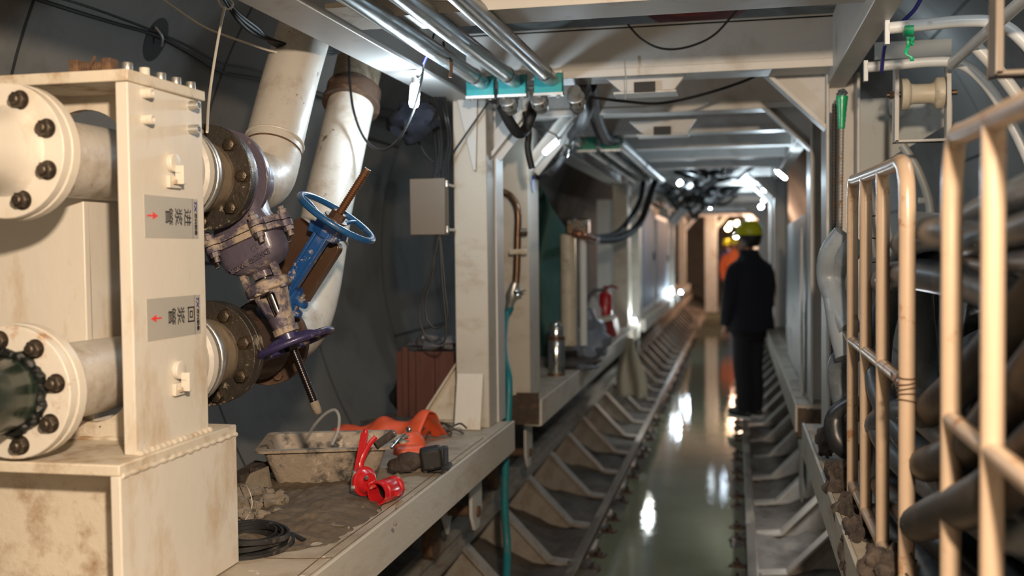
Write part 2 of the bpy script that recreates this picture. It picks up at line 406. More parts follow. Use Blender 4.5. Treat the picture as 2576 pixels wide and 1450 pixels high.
def make_clip():
    t = thing('rail_clip', 'rusty bolted clip gripping the rail foot beside the water', 'rail clip', (0, 0, 0), 'rusty clips along the rails')
    m = MB(); m.box((-.035, -.032, 0), (.045, .032, .018)); m.box((-.040, -.028, .014), (-.012, .028, .030)); m.build('clamp_plate', 'clipiron', t)
    m = MB(); m.hexa((.010, 0, .014), (0, 0, 1), .022, .018); m.cyl((.010, 0, .02), (.010, 0, .055), .009, n=8); m.build('nut', 'clipiron', t)
    return t
cp = make_clip(); first = True
for i, y in enumerate(YS[:22]):
    for dy in (-.16, .10):
        for (x, rz) in ((XL+.062, 0), (XR-.062, pi)):
            o = cp if first else dup(cp); first = False
            o.location = (x, y+dy+random.Random(i*7+int(x*9)).uniform(-.03, .03), -.082); o.rotation_euler.z = rz+random.Random(i*3+int(dy*50)).uniform(-.2, .2)
            o['label'] = 'rusty bolted clip poking from the water along the %s rail' % ('left' if x < XC else 'right')
            o['group'] = 'rusty clips along the %s rail' % ('left' if x < XC else 'right')

# ------------------------------------------------------------------ gantries
def column(t, x0, x1, y0, y1, z0, z1, mt='edge'):
    # H-section column: flanges facing the aisle and the wall, web between, closed front plate
    m = MB(); m.box((x0, y0, z0), (x1, y1, z1))
    o = m.build('column', mt, t, bevel=.004); return o
ZD = .82; ZB = 2.17
def gantry(lab, cols_l, cols_r, ya, yb, cross, deckl, deckr, mtb='white', xi=(-1.0, .335), braces=True):
    t = thing('backup_gantry', lab, 'gantry', (XC, ya, .3))
    xl, xr = xi
    m = MB(); m.box((xl-.19, ya, ZB), (xl-.05, yb, ZB+.016)); m.box((xl-.128, ya, ZB+.016), (xl-.112, yb, ZB+.22)); m.box((xl-.19, ya, ZB+.22), (xl-.05, yb, ZB+.236))
    m.build('longitudinal_beam', mtb, t, bevel=.003)
    m = MB(); m.box((xr+.005, ya, ZB), (xr+.08, yb, ZB+.22)); m.build('longitudinal_beam', mtb, t, bevel=.004)
    for y in cross:
        m = MB(); m.box((xl-.02, y, ZB+.04), (xr+.01, y+.22, ZB+.056)); m.box((xl-.02, y, ZB+.056), (xr+.01, y+.014, ZB+.215)); m.box((xl-.02, y, ZB+.205), (xr+.01, y+.22, ZB+.22))
        m.box((xl-.02, y-.004, ZB+.03), (xr+.01, y+.0, ZB+.06))
        m.build('cross_beam', mtb, t, bevel=.002)
    for (y0, y1) in cols_l:
        c = column(t, xl-.14, xl, y0, y1, ZD, ZB)
        if braces:
            m = MB(); m.bar((xl-.02, (y0+y1)/2, 1.93), (xl+.22, (y0+y1)/2, 2.215), .10, .014, up=(1, 0, -1)); m.bar((xl-.01, (y0+y1)/2, 1.96), (xl+.19, (y0+y1)/2, 2.2), .012, .10, up=(1, 0, -1)); m.build('corner_brace', mtb, t)
    for (y0, y1) in cols_r:
        m = MB(); m.box((xr, y0, ZD), (xr+.012, y1, ZB+.04)); m.box((xr+.112, y0, ZD), (xr+.124, y1, ZB+.04)); m.box((xr+.01, (y0+y1)/2-.004, ZD), (xr+.114, (y0+y1)/2+.004, ZB+.04))
        m.build('column', mtb, t, bevel=.003)
        if braces:
            ym = y0+.06
            m = MB(); m.bar((xr+.01, ym, 2.0), (xr-.23, ym, 2.235), .10, .014, up=(1, 0, 1)); m.prism([(xr, ym, 2.02), (xr, ym, 2.21), (xr-.2, ym, 2.21)], (0, .01, 0)); m.build('corner_brace', mtb, t)
    xe = -.93
    (d0, d1) = deckl
    m = MB(); m.box((-1.52, d0, ZD-.012), (xe-.02, d1, ZD)); m.build('deck_plate', 'deck', t)
    m = MB(); m.box((xe-.012, d0, ZD-.125), (xe, d1, ZD+.004)); m.box((xe-.09, d0, ZD-.125), (xe-.012, d1, ZD-.113)); m.box((xe-.5, d0+.02, ZD-.11), (xe-.012, d0+.03, ZD-.012))
    m.build('deck_edge_channel', 'edge', t, bevel=.003)
    (d0, d1) = deckr
    m = MB(); m.box((.275, d0, ZD-.012), (.86, d1, ZD)); m.build('deck_plate', 'deck', t)
    m = MB(); m.box((.262, d0, ZD-.125), (.274, d1, ZD+.004)); m.build('deck_edge_channel', 'edge', t, bevel=.003)
    return t
gA = gantry('nearest cream steel gantry carrying the slurry pipes, deck and first columns', [(4.13, 4.41)], [(4.12, 4.36)], .6, 4.45, [1.8, 2.74, 3.9], (.8, 4.30), (.7, 4.42))
gB = gantry('second white steel gantry with the flask and fire extinguisher on its deck', [(5.0, 5.26), (9.75, 10.05)], [(4.98, 5.25), (9.7, 10.0)], 4.9, 10.2, [4.98, 5.9, 6.78, 7.66, 8.5], (4.93, 10.15), (4.93, 10.15))
gC = gantry('third blue-lit steel gantry further along with the grey cabinets', [(10.9, 11.2), (15.8, 16.1)], [(10.9, 11.2), (15.8, 16.1)], 10.8, 16.2, [10.9, 12.2, 13.5, 14.8, 16.0], (10.8, 16.2), (10.8, 16.2))
gD = gantry('furthest white steel gantry beyond the standing man', [(17.0, 17.3), (21.0, 21.3)], [(17.0, 17.3), (21.0, 21.3)], 16.9, 21.6, [17.0, 18.5, 20, 21.3], (16.9, 21.6), (16.9, 21.6))
# details of the near gantry: stiffeners, gussets, web gussets, wheel brackets
m = MB(); m.bar((-1.075, 4.055, .822), (-1.075, 4.115, 1.045), .11, .012, up=(0, 1, 0)); m.build('base_gusset', 'cream', gA, bevel=.002)
m = MB(); m.prism([(-1.145, 4.26, .822), (-1.145, 4.26, 1.10), (-1.33, 4.26, .822)], (0, .012, 0)); m.box((-1.33, 4.22, .822), (-1.14, 4.30, .83)); m.bar((-1.335, 4.266, .826), (-1.142, 4.266, 1.11), .07, .01, up=(-1, 0, 1)); m.build('base_gusset', 'creamdirty', gA, bevel=.002)
m = MB(); m.prism([(-1.115, 4.12, 2.17), (-1.03, 4.12, 2.17), (-1.04, 4.12, 1.88), (-1.05, 4.12, 1.88)], (0, -.012, 0)); m.build('top_gusset', 'white', gA, bevel=.002)
m = MB(); m.box((-1.002, 4.27, ZD), (-.998+.006, 4.40, ZB)); m.build('stiffener', 'white', gA)
for g, y, x in ((gA, 3.93, -1.04), (gB, 5.16, -1.07), (gC, 11.2, -1.05)):
    m = MB(); m.prism([(x, y, .70), (x, y+.16, .70), (x, y+.16, .50), (x, y+.11, .43), (x, y+.05, .43), (x, y, .50)], (.014, 0, 0)); m.prism([(x-.12, y, .70), (x-.12, y+.16, .70), (x-.12, y+.16, .50), (x-.12, y+.08, .40), (x-.12, y, .50)], (.014, 0, 0))
    br = m.build('wheel_bracket', 'white', g, bevel=.002)
    m = MB(); m.cyl((x-.16, y+.08, .37), (x-.20, y+.08, .37), .075); m.cyl((x-.13, y+.08, .50), (x+.024, y+.08, .50), .022); m.build('wheel', 'rust', g)
m = MB(); m.box((-1.16, 4.925, .70), (-.945, 4.935, .855)); m.build('end_plate', 'clipiron', gB)
m = MB(); m.box((.27, 4.95, .66), (.40, 4.962, .80)); m.build('end_plate', 'clipiron', gB)
for g, yy, zz in ((gA, 4.0, 2.2), (gB, 4.95, 2.14)):
    m = MB(); x = XC+.03
    m.prism([(x-.17, yy, zz+.02), (x+.15, yy, zz+.02), (x+.10, yy, zz-.045), (x-.10, yy, zz-.045)], (0, .02, 0)); m.box((x-.13, yy-.02, zz-.055), (x+.11, yy+.10, zz-.045))
    m.build('lifting_lug', 'white', g, bevel=.003)
    m = MB(); m.box((x-.05, yy-.022, zz-.052), (x+.03, yy-.008, zz-.012)); m.build('lug_slot', 'black', g)
# weld-on bracket plate between the beams of the near gantry
m = MB(); m.box((-1.045, 2.55, 2.186), (-.93, 2.82, 2.198)); m.build('web_plate', 'creamdirty', gA)
# right side gusset plate and mesh door behind the right column
m = MB(); m.prism([(.46, 4.2, 2.12), (.80, 4.2, 2.12), (.80, 4.2, 2.02), (.46, 4.2, 1.82)], (0, .012, 0)); m.cyl((.60, 4.195, 2.07), (.60, 4.185, 2.07), .03); m.build('side_gusset', 'greyplate', gA)

# panels of gantry B on the right (leaning sheet) and gantry C (cabinets)
m = MB(); m.prism([(.335, 5.3, .30), (.335, 5.3, 1.72), (.335, 7.2, 1.70), (.335, 7.4, 1.0), (.335, 6.9, .62)], (.012, 0, 0))
tag(m.build('leaning_panel', 'greyplate', bevel=.002), 'pale grey sheet panel with a slanting lower edge right of the standing man', 'panel')
m = MB(); m.prism([(.31, 5.3, .28), (.31, 5.3, 1.65), (.31, 5.42, 1.60), (.31, 5.50, .28)], (.01, 0, 0))
tag(m.build('lit_strip', 'white', bevel=.002), 'white strip added for the brightly lit band beside the right column', 'panel')  # white sheet drawn for the band of light on the panel
def cabinet(x0, x1, y0, y1, z0, z1, label):
    t = thing('control_cabinet', label, 'cabinet', ((x0+x1)/2, y0, z0))
    m = MB(); m.box((x0, y0, z0), (x1, y1, z1)); b = m.build('body', 'white', t, bevel=.006)
    m = MB(); m.box((x1, y0+.08, z0+.08), (x1+.012, y1-.08, z1-.06)); d = m.build('door', 'cabinet', t, bevel=.003)
    m = MB(); m.box((x1+.012, y1-.2, (z0+z1)/2-.05), (x1+.03, y1-.17, (z0+z1)/2+.05)); m.build('handle', 'black', d)
cabinet(-1.5, -1.01, 11.3, 13.0, .83, 2.1, 'tall blue-grey control cabinet on the left, nearer of two')
cabinet(-1.5, -1.01, 13.3, 15.6, .83, 2.0, 'tall blue-grey control cabinet on the left, farther of two')
# low warm-lit frame at the tunnel face end
t = thing('portal_frame', 'tall warm-lit steel frame at the far end of the gantries', 'frame', (XC, 22.2, 0))
for x in (-.66, .42):
    m = MB(); m.box((x, 22.2, .2), (x+.26, 22.5, 2.4)); m.build('post', 'cream', t, bevel=.01)
m = MB(); m.box((-.66, 22.2, 2.32), (.68, 22.5, 2.62)); m.build('header', 'cream', t, bevel=.01)
m = MB(); m.bar((-.42, 22.35, 2.0), (-.1, 22.35, 2.34), .10, .08); m.build('corner_brace', 'cream', t, bevel=.006); m = MB(); m.bar((.44, 22.35, 2.0), (.12, 22.35, 2.34), .10, .08); m.build('corner_brace', 'cream', t, bevel=.006)

M['spool'] = mat('scuffed_or_shaded_paint', (.34, .27, .19), .4, .2, (.12, .09, .06), .45, 9, .2, 30, stretch=(1, 3, 1), sharp=.2)
M['rustdark'] = mat('dark_rusty_steel', (.09, .055, .038), .7, .3, (.20, .12, .07), .4, 12, .4, 40)
# ------------------------------------------------------------------ slurry pipe stand (left foreground)
PX, ZU, ZL = -1.37, 1.7525, 1.2875
st = thing('pipe_stand', 'cream welded steel stand clamping the two slurry pipes, with two nameplates', 'pipe stand', (-1.5, 2.0, .82))
m = MB(); m.box((-2.05, 1.75, 1.128), (-1.15, 2.223, 1.15)); m.build('pedestal_top', 'creamdirty', st, bevel=.003)
m = MB(); m.box((-1.172, 1.752, .822), (-1.15, 2.222, 1.128)); m.build('pedestal_side', 'cream', st, bevel=.003)
m = MB(); m.box((-2.05, 1.86, .822), (-1.172, 1.872, 1.128)); m.box((-2.05, 2.20, .822), (-1.172, 2.212, 1.128)); m.build('pedestal_web', 'creamdirty', st)
m = MB(); m.box((-1.198, 1.84, 1.15), (-1.17, 2.13, 1.893)); pan_ = m.build('side_panel', 'cream', st, bevel=.003)
m = MB(); m.box((-2.05, 1.832, 1.893), (-1.164, 2.136, 1.916)); top_ = m.build('top_plate', 'creamdirty', st, bevel=.003)
# web plate with the two pipe cut-outs
yb = 1.99
def cut(x0, x1, z0, z1, cz, r, lower):
    pts = [(x0, z0 if not lower else z1)]
    a = []
    n = 20
    for k in range(n+1):
        q = pi*k/n
        a.append((PX-r*cos(q), cz+(r*sin(q) if not lower else -r*sin(q))))
    out = [(x0, cz)]+a+[(x1, cz), (x1, z1 if not lower else z0), (x0, z1 if not lower else z0)]
    return out
m = MB()
m.prism([(x, yb, z) for x, z in cut(-2.0, -1.198, ZU, 1.893, ZU, .112, False)], (0, .02, 0))
m.build('web_plate', 'creamdirty', st); m = MB()
m.prism([(x, yb, z) for x, z in cut(-2.0, -1.198, 1.15, ZL, ZL, .100, True)], (0, .02, 0))
m.build('web_plate', 'creamdirty', st)
xe = at(215, 700, Y=yb).x
m = MB(); m.box((-2.0, yb, ZL+.0), (xe, yb+.02, ZU)); m.box((-2.0, yb+.02, 1.15), (xe, yb+.14, ZU)); m.build('post', 'cream', st, bevel=.003)
# weld beads along the foot
m = MB()
def bead(a, b, r=.006, n=40, seed=1):
    a, b = V(a), V(b); rnd = random.Random(seed)
    m.tube([a+(b-a)*i/n+V((rnd.uniform(-.001, .001), 0, rnd.uniform(-.001, .001))) for i in range(n+1)], lambda t: r*(1+.25*sin(t*n*2.1)), n=8, sm=2)
bead((-1.168, 1.845, 1.152), (-1.168, 2.13, 1.152)); bead((-1.151, 1.76, 1.127), (-1.151, 2.22, 1.127), .005, seed=2); bead((-1.99, 1.988, 1.152), (-1.2, 1.988, 1.152), .005, seed=3)
m.build('weld_seam', 'creamdirty', st)
def capscrew(c, ax, r=.0105, h=.017, m_='cream', par=None, holem='oily'):
    a = V(ax).normalized(); c = V(c); m = MB()
    m.lathe(c, a, [(0, r), (h*.92, r), (h, r*.93), (h, r*.55), (h*.55, r*.5), (h*.55, 0)], 20)
    s = m.build('cap_screw', m_, par)
    return s
for i in range(5): capscrew((-1.183, 1.862+.061*i, 1.916), (0, 0, 1), par=st, m_='zinc' if i != 1 else 'cream')
for (px, py), mm in (((360, 235), 'cream'), ((362, 301), 'cream'), ((478, 266), 'zinc'), ((478, 326), 'zinc')):
    p = at(px, py, X=-1.17); capscrew(p, (1, 0, 0), par=st, m_=mm, h=.022)
# welded latch lugs
for (px, py) in ((432, 436), (447, 956)):
    p = at(px, py, X=-1.17); y, z = p.y, p.z
    m = MB(); m.box((-1.17, y-.025, z-.032), (-1.160, y+.022, z-.006)); m.box((-1.16, y-.005, z-.024), (-1.140, y+.006, z+.016))
    m.lathe((-1.17, y-.004, z+.022), (1, 0, 0), [(0, .020), (.012, .020), (.013, .017)], 24); m.box((-1.158, y-.008, z+.0), (-1.146, y+.012, z+.010))
    lg = m.build('latch_lug', 'cream', st, bevel=.0015)
    m = MB(); m.hexa((-1.160, y-.012, z-.019), (1, 0, 0), .006, .008); m.hexa((-1.160, y+.013, z-.019), (1, 0, 0), .006, .008); m.build('screw', 'creamdirty', lg)
# nameplates (text runs down the plate, turned a quarter turn)
def plate(c4, up_arrow, first, blue):
    p = [at(a, b, X=-1.1695) for a, b in c4]     # tl, tr, br, bl as seen
    y0 = (p[0].y+p[3].y)/2; y1 = (p[1].y+p[2].y)/2; z1 = (p[0].z+p[1].z)/2; z0 = (p[2].z+p[3].z)/2
    m = MB(); m.box((-1.1700, y0, z0), (-1.1692, y1, z1)); pl = m.build('nameplate', 'tag', st)
    pl['label'] = 'silver nameplate reading %s管 with a red arrow' % first
    x = -1.1690; W_ = y1-y0; H = z1-z0; rt = V((0, 0, -1)); up = V((0, 1, 0)); zc = (z0+z1)/2
    xl_ = y1-W_*.115
    m = MB(); m.box((-1.1692, xl_-.0005, z0), (-1.16905, xl_+.0005, z1)); m.build('rule_line', 'ink', pl)
    text('TX', H*.17, (x, y1-W_*.055, z1-H*.17), rt, up, 'inkblue', pl, 'lettering', font_bold=.0005, shear=.25, sx=1.25)
    text('唐兴装备', H*.13, (x, y1-W_*.055, z0+H*.36), rt, up, 'ink', pl, 'lettering', font_bold=.0003, sx=1.1)
    for ch, fy in zip((first, '浆', '管'), (.775, .60, .425) if up_arrow else (.80, .60, .435)):
        text(ch, W_*.150, (x, y0+W_*(fy-.0), zc+H*.02), rt, up, 'ink', pl, 'lettering', font_bold=.0001, sx=1.25)
    s = 1 if up_arrow else -1; ya = y0+W_*(.14 if up_arrow else .16); zc2 = zc+H*.02
    m = MB(); L_ = W_*.19; q = L_/2
    m.prism([(x, ya-s*q, zc2-.0018), (x, ya-s*q, zc2+.0018), (x, ya, zc2+.0018), (x, ya, zc2+.008), (x, ya+s*q, zc2), (x, ya, zc2-.008), (x, ya, zc2-.0018)], (.0004, 0, 0)); m.build('arrow', 'inkred', pl)
plate([(361, 489), (497, 502), (500, 602), (365, 597)], True, '进', 1)
plate([(368, 752), (503, 742), (505, 840), (371, 859)], False, '回', 1)
# faint drips are paint dirt; rusty turnbuckle lying on the top plate
tb = thing('threaded_clamp_bar', 'rusty threaded bar with two end blocks lying on top of the pipe stand', 'clamp', (-1.33, 1.99, 1.916))
a0 = at(190, 178, Y=2.0); 
m = MB()
prof = [(0, .009)]+[(.003+.0028*i, .0105 if i % 2 else .0085) for i in range(46)]
xa = at(180, 165, Y=1.86).x; xb = at(284, 165, Y=1.86).x
m.lathe((xa+.004, 1.865, 1.929), (1, 0, 0), [(t_, r_) for t_, r_ in prof if t_ < xb-xa-.006], 16); m.build('threaded_rod', 'rust', tb)
for x in (xa, xb-.02):
    m = MB(); m.box((x, 1.850, 1.916), (x+.020, 1.880, 1.943)); m.build('end_block', 'rust', tb, bevel=.002)
m = MB(); m.bar((xa+.045, 1.848, 1.917), (xa+.062, 1.848, 1.946), .004, .004); m.build('pin', 'rust', tb)

# ------------------------------------------------------------------ slurry pipes through the stand
def flange(t, y, z, R=.1425, th=.022, mt='cream', nb=8, face=-1, bm='bolt', r0=.083, ph=.0, rb=.0105, stud=False, hr=.0155, boltR=None, sk=()):
    m = MB(); m.ringplate((PX, y, z), (0, 1, 0), th, R, r0*.9); f = m.build('flange', mt, t, bevel=.002)
    br = boltR or R*.83
    for k in range(nb):
        if k in sk: continue
        q = 2*pi*(k+.5)/nb+ph; c = V((PX+br*cos(q), y if face < 0 else y+th, z+br*sin(q))); ax = (0, face, 0)
        m = MB(); m.lathe(c, ax, [(0, hr*1.15), (.002, hr*1.15)], 20); m.hexa(c+V(ax)*.002, ax, hr, .013)
        if stud: m.lathe(c+V(ax)*.014, ax, [(0, rb), (.008, rb), (.010, rb*.8)], 14)
        m.build('flange_bolt', bm, f)
    return f
def slurry(z, label, near_body):
    t = thing('slurry_pipe', label, 'pipe', (PX, 1.8, z-.08))
    m = MB(); m.lathe((PX, 1.77, z), (0, 1, 0), [(0, .080), (.62, .080), (.625, .072)], 48); m.build('pipe', 'pipew', t)
    flange(t, 1.735, z, R=.130, mt='cream' if near_body else 'creamrust', face=-1, bm='oily', ph=0 if near_body else -.2, stud=True, hr=.0165, rb=.010, boltR=.103)
    flange(t, 1.760, z, R=.132, th=.026, mt='cream', nb=0)
    # coupling beyond the stand
    m = MB(); m.lathe((PX, 2.20, z), (0, 1, 0), [(0, .085), (.01, .112), (.10, .112), (.105, .122), (.12, .126), (.128, .122), (.132, .112)], 48); m.build('coupling_shell', 'pipew', t)
    m = MB(); m.ringplate((PX, 2.352, z), (0, 1, 0), .018, .121, .08); m.build('coupling_ring', 'zinc', t, bevel=.004)
    m = MB(); m.lathe((PX, 2.365, z), (0, 1, 0), [(0, .102), (.03, .102), (.05, .099), (.08, .095), (.13, .092)], 48); m.build('spool', 'spool', t)
    m = MB(); m.hexa((PX+.04, 2.20, z+.09), (0, -1, 0), .012, .01); m.hexa((PX+.09, 2.20, z+.03), (0, -1, 0), .012, .01); m.build('coupling_bolt', 'creamdirty', t)
    flange(t, 2.488, z, R=.140, th=.030, mt='dflange', face=-1, bm='bolt', ph=-.39 if near_body else -.13, r0=.085, hr=.017, rb=.009)
    return t
t1 = slurry(ZU, 'upper cream slurry feed pipe with rusty bolted flanges passing through the stand', True)
m = MB(); m.lathe((PX, 1.735, ZU), (0, -1, 0), [(0, .088), (.004, .084), (.03, .074), (.06, .071), (.14, .071), (.16, .074), (.24, .076), (.5, .076), (.9, .076)], 56); m.build('reducer', 'cream', t1)
t2 = slurry(ZL, 'lower cream slurry return pipe with grimy flange and tarry green stub', False)
m = MB(); m.lathe((PX, 1.735, ZL), (0, -1, 0), [(0, .070), (.004, .069), (.06, .074), (.14, .080), (.5, .08), (.9, .08)], 56)
M['greenhose'] = mat('dark_green_rubber', (.014, .024, .018), .25, 0, (.10, .13, .09), .34, 5, .1, 14, stretch=(1, 4, 1), sharp=.3, coat=.4)
m.build('rubber_stub', 'greenhose', t2)
m = MB()
rnd = random.Random(3)
m.tube([(PX+(.074+rnd.uniform(-.006, .006))*cos(2*pi*k/60), 1.73+rnd.uniform(-.004, .004), ZL+(.074+rnd.uniform(-.006, .006))*sin(2*pi*k/60)) for k in range(60)], lambda t: .010+.005*noise.noise(V((t*60, 0, 1))), n=10, closed=True, sm=3)
M['tar'] = mat('wet_black_tar', (.008, .010, .010), .15, bump=.5, bscale=80)
m.build('tar_seal', 'tar', t2)

# ------------------------------------------------------------------ gate valves
def handwheel(par, c, ax, R, rt, mt, spokes=3, ph=0, dish=.02, hub=.028):
    a = V(ax).normalized(); u, w_ = perp(a); c = V(c); m = MB()
    pt = lambda q, r, h=0: c+(u*cos(q)+w_*sin(q))*r+a*h
    m.tube([pt(2*pi*k/40, R) for k in range(40)], rt, n=14, closed=True, sm=0)
    for k in range(spokes):
        q = ph+2*pi*k/spokes
        m.tube([pt(q, hub*.6, -dish), pt(q, R*.45, -dish*.9), pt(q, R*.75, -dish*.2), pt(q, R, 0)], lambda t: rt*(1.0-.25*t), n=10, sm=5, flat=.8)
    m.lathe(c-a*(dish+.012), a, [(0, hub), (.024, hub), (.028, hub*.85)], 24)
    return m.build('handwheel', mt, par)
def threads(a, b, r, pitch=.0065):
    a, b = V(a), V(b); L_ = (b-a).length; prof = [(0, r)]
    t = pitch
    while t < L_:
        prof += [(t-pitch*.5, r), (t-pitch*.3, r*.82), (t-pitch*.1, r*.82), (t, r)]; t += pitch
    prof.append((L_, r*.9)); return prof
def valve(t, c, d, Y, lens, mt, mt2, up=True):
    """gate valve: c = body centre on the pipe axis, d = stem direction in the x-z plane"""
    c = V(c); d = V(d).normalized(); s = V((d.z, 0, -d.x)); yv = V((0, 1, 0))
    P = lambda a, b=0, y=0: c+d*a+s*b+yv*y
    return P, d, s
# --- indigo valve on the upper pipe, stem pointing down
cv = V((PX, 2.62, ZU)); end = at(800, 1037, Y=2.62); d = (end-cv).normalized(); Ltot = (end-cv).length; s = V((d.z, 0, -d.x))*-1; yv = V((0, 1, 0))
if s.x < 0: s = -s
P = lambda a, b=0, y=0: cv+d*a+s*b+yv*y
v1 = thing('gate_valve', 'muddy indigo gate valve with raised lettering, handwheel hanging below', 'valve', (PX+.1, 2.62, 1.1))
m = MB(); m.ringplate((PX, 2.521, ZU), (0, 1, 0), .016, .136, .07); fl = m.build('flange', 'indigo', v1, bevel=.002)
m = MB(); m.ringplate((PX, 2.585, ZU), (0, 1, 0), .020, .139, .07); m.build('flange', 'indigo', v1, bevel=.002)
m = MB(); m.lathe((PX, 2.53, ZU), (0, 1, 0), [(0, .10), (.02, .095), (.16, .095), (.2, .09)], 40)
def slab(m, a0, a1, prof, hy, y0=0, bul=1.0):   # flattened bonnet: prof = list of (a, half width s), thickness hy with rounded face
    n = 28; vs = []; fs = []
    for (a, b, h) in prof:
        for k in range(n):
            q = 2*pi*k/n; cx, sx_ = cos(q), sin(q)
            e = .55
            x = (abs(cx)**e)*(1 if cx > 0 else -1)*b; y = (abs(sx_)**e)*(1 if sx_ > 0 else -1)*h
            vs.append(P(a, x, y+y0))
    for i in range(len(prof)-1):
        for k in range(n):
            k2 = (k+1) % n; fs.append((i*n+k, i*n+k2, (i+1)*n+k2, (i+1)*n+k))
    fs += [tuple(range(n))[::-1], tuple(range((len(prof)-1)*n, len(prof)*n))]
    m.add(vs, fs)
slab(m, 0, 0, [(.03, .085, .05), (.12, .078, .055), (.152, .088, .060)], 0)
m.build('valve_body', 'indigo', v1)
AF = .168
m = MB(); slab(m, 0, 0, [(AF+.010, .096, .060), (AF+.02, .091, .060), (AF+.055, .091, .060), (AF+.075, .084, .057), (AF+.092, .062, .05), (AF+.100, .034, .038), (AF+.105, .026, .03), (AF+.122, .026, .028)], 0)
bonnet = m.build('bonnet', 'indigo', v1)
m = MB()
for a0 in (AF-.018, AF+.001):
    slab(m, 0, 0, [(a0, .118, .080), (a0+.0165, .118, .080)], 0)
    for sx_ in (-1, 1):
        for k in (-1, 0, 1):
            m.lathe(P(a0, sx_*.112 if k == 0 else sx_*.07, k*.078 if k else 0), d, [(0, .022), (.0165, .022)], 20)
bf = m.build('bonnet_flange', 'mudindigo', v1)
for sx_ in (-1, 1):
    for k in (-1, 0, 1):
        b_, y_ = (sx_*.118 if k == 0 else sx_*.07), k*.084
        m = MB(); m.lathe(P(AF-.04, b_, y_), d, [(0, .0075), (.085, .0075)], 12); m.hexa(P(AF-.018, b_, y_), -d, .014, .013); m.hexa(P(AF+.018, b_, y_), d, .014, .013); m.build('bolt', 'mudindigo', bf)
# raised lettering on the face towards the camera
fy = -.0605
rdir = (at(585, 680, Y=2.56)-at(680, 625, Y=2.56)); rdir.y = 0; rdir.normalize(); udir = V((rdir.z, 0, -rdir.x))*-1
nrm = rdir.cross(udir)
if nrm.y > 0: udir = -udir
pc = at(628, 657, Y=2.56); tl = text('DN150  WCB', .0215, (pc.x, 2.62+fy, pc.z), rdir, udir, 'indigo', bonnet, 'lettering', ext=.003, font_bold=.0004)
pc = at(641, 622, Y=2.56); tl = text('16', .0215, (pc.x, 2.62+fy, pc.z), rdir, udir, 'indigo', bonnet, 'lettering', ext=.003, font_bold=.0004)
# packing gland, yoke, stem
g0 = AF+.118
m = MB(); m.lathe(P(g0-.008), d, [(0, .028), (.012, .03)], 20)
m.lathe(P(g0+.012), d, [(0, .052), (.008, .064), (.030, .064), (.034, .058)], 32)
gl = m.build('yoke_collar', 'mudindigo', v1, bevel=.002)
for sx_ in (-1, 1):
    m = MB(); m.bar(P(g0-.03, sx_*.048, -.02), P(g0+.03, sx_*.048, -.02), .018, .014, up=(0, 1, 0)); m.hexa(P(g0+.036, sx_*.05, -.02), d, .011, .014); m.hexa(P(g0+.036, sx_*.012, -.05), d, .011, .014); m.build('eye_bolt', 'mudindigo', gl)
Ly = .185; y0_ = g0+.034
m = MB()
for k0 in (0, 1):                                  # two yoke cheeks leaving windows
    n = 12; vs = []; fs = []
    for i, a in enumerate([y0_, y0_+.022, y0_+.044, y0_+.066, y0_+.086]):
        r = .052-.018*(i/4)
        w0 = .62 if 0 < i < 4 else 0.05
        for k in range(n+1):
            q = (-pi/2+w0)+(pi-2*w0)*k/n+(0 if k0 else pi)
            q += 0.0
            vs.append(P(a, r*cos(q), r*sin(q))); vs.append(P(a, (r-.009)*cos(q), (r-.009)*sin(q)))
    w = 2*(n+1)
    for i in range(4):
        for k in range(n):
            A = i*w+2*k; fs += [(A, A+2, A+w+2, A+w), (A+1, A+w+1, A+w+3, A+3)]
        fs += [(i*w, i*w+w, i*w+w+1, i*w+1), (i*w+w-2, i*w+w-1, i*w+2*w-1, i*w+2*w-2)]
    m.add(vs, fs)
m.lathe(P(y0_+.084), d, [(0, .035), (.02, .033), (.030, .031), (.032, .036), (.050, .035), (.052, .026), (.068, .026)], 32)
m.build('yoke', 'mudindigo', v1)
m = MB(); m.lathe(P(g0), d, [(0, .0125), (.20, .0125)], 20); m.build('stem', 'chrome', v1)
hw = at(735, 868, Y=2.62); aw = (hw-cv).dot(d)
handwheel(v1, P(aw), d, .114, .0095, 'wheelindigo' if 'wheelindigo' in M else 'indigo', ph=.5)
m = MB(); m.lathe(P(aw-.01), d, threads(P(aw-.01), P(Ltot), .0115), 16); sth = m.build('threaded_stem', 'thread', v1)
m = MB(); m.hexa(P(aw), d, .022, .016); m.build('stem_nut', 'thread', v1)
m = MB(); m.lathe(P(Ltot-.03), d, [(0, .012), (.01, .0123), (.03, .0118), (.036, .008)], 16); m.build('muddy_tip', 'mudlump', sth)

# --- blue valve on the lower pipe, stem pointing up
cv = V((PX, 2.78, ZL)); end = at(925, 425, Y=2.78); d = (end-cv).normalized(); Ltot = (end-cv).length; s = V((d.z, 0, -d.x))
P = lambda a, b=0, y=0: cv+d*a+s*b+yv*y
v2 = thing('gate_valve', 'bright blue gate valve with handwheel on top and rusty threaded stem', 'valve', (PX+.1, 2.9, 1.2))
m = MB(); m.ringplate((PX, 2.525, ZL), (0, 1, 0), .022, .138, .07); m.build('flange', 'dflange', v2, bevel=.002)
m = MB(); m.ringplate((PX, 2.84, ZL), (0, 1, 0), .024, .130, .07); f2 = m.build('flange', 'rustdark', v2, bevel=.002)
for k in range(8):
    q = 2*pi*(k+.5)/8; m = MB(); m.hexa((PX+.108*cos(q), 2.84, ZL+.108*sin(q)), (0, -1, 0), .015, .014); m.build('flange_bolt', 'rust', f2)
m = MB(); m.lathe((PX, 2.54, ZL), (0, 1, 0), [(0, .10), (.03, .085), (.13, .085), (.24, .105), (.29, .085), (.31, .09)], 40); m.lathe(P(.02), d, [(0, .09), (.06, .085), (.075, .06)], 32)
m.build('valve_body', 'rustdark', v2)
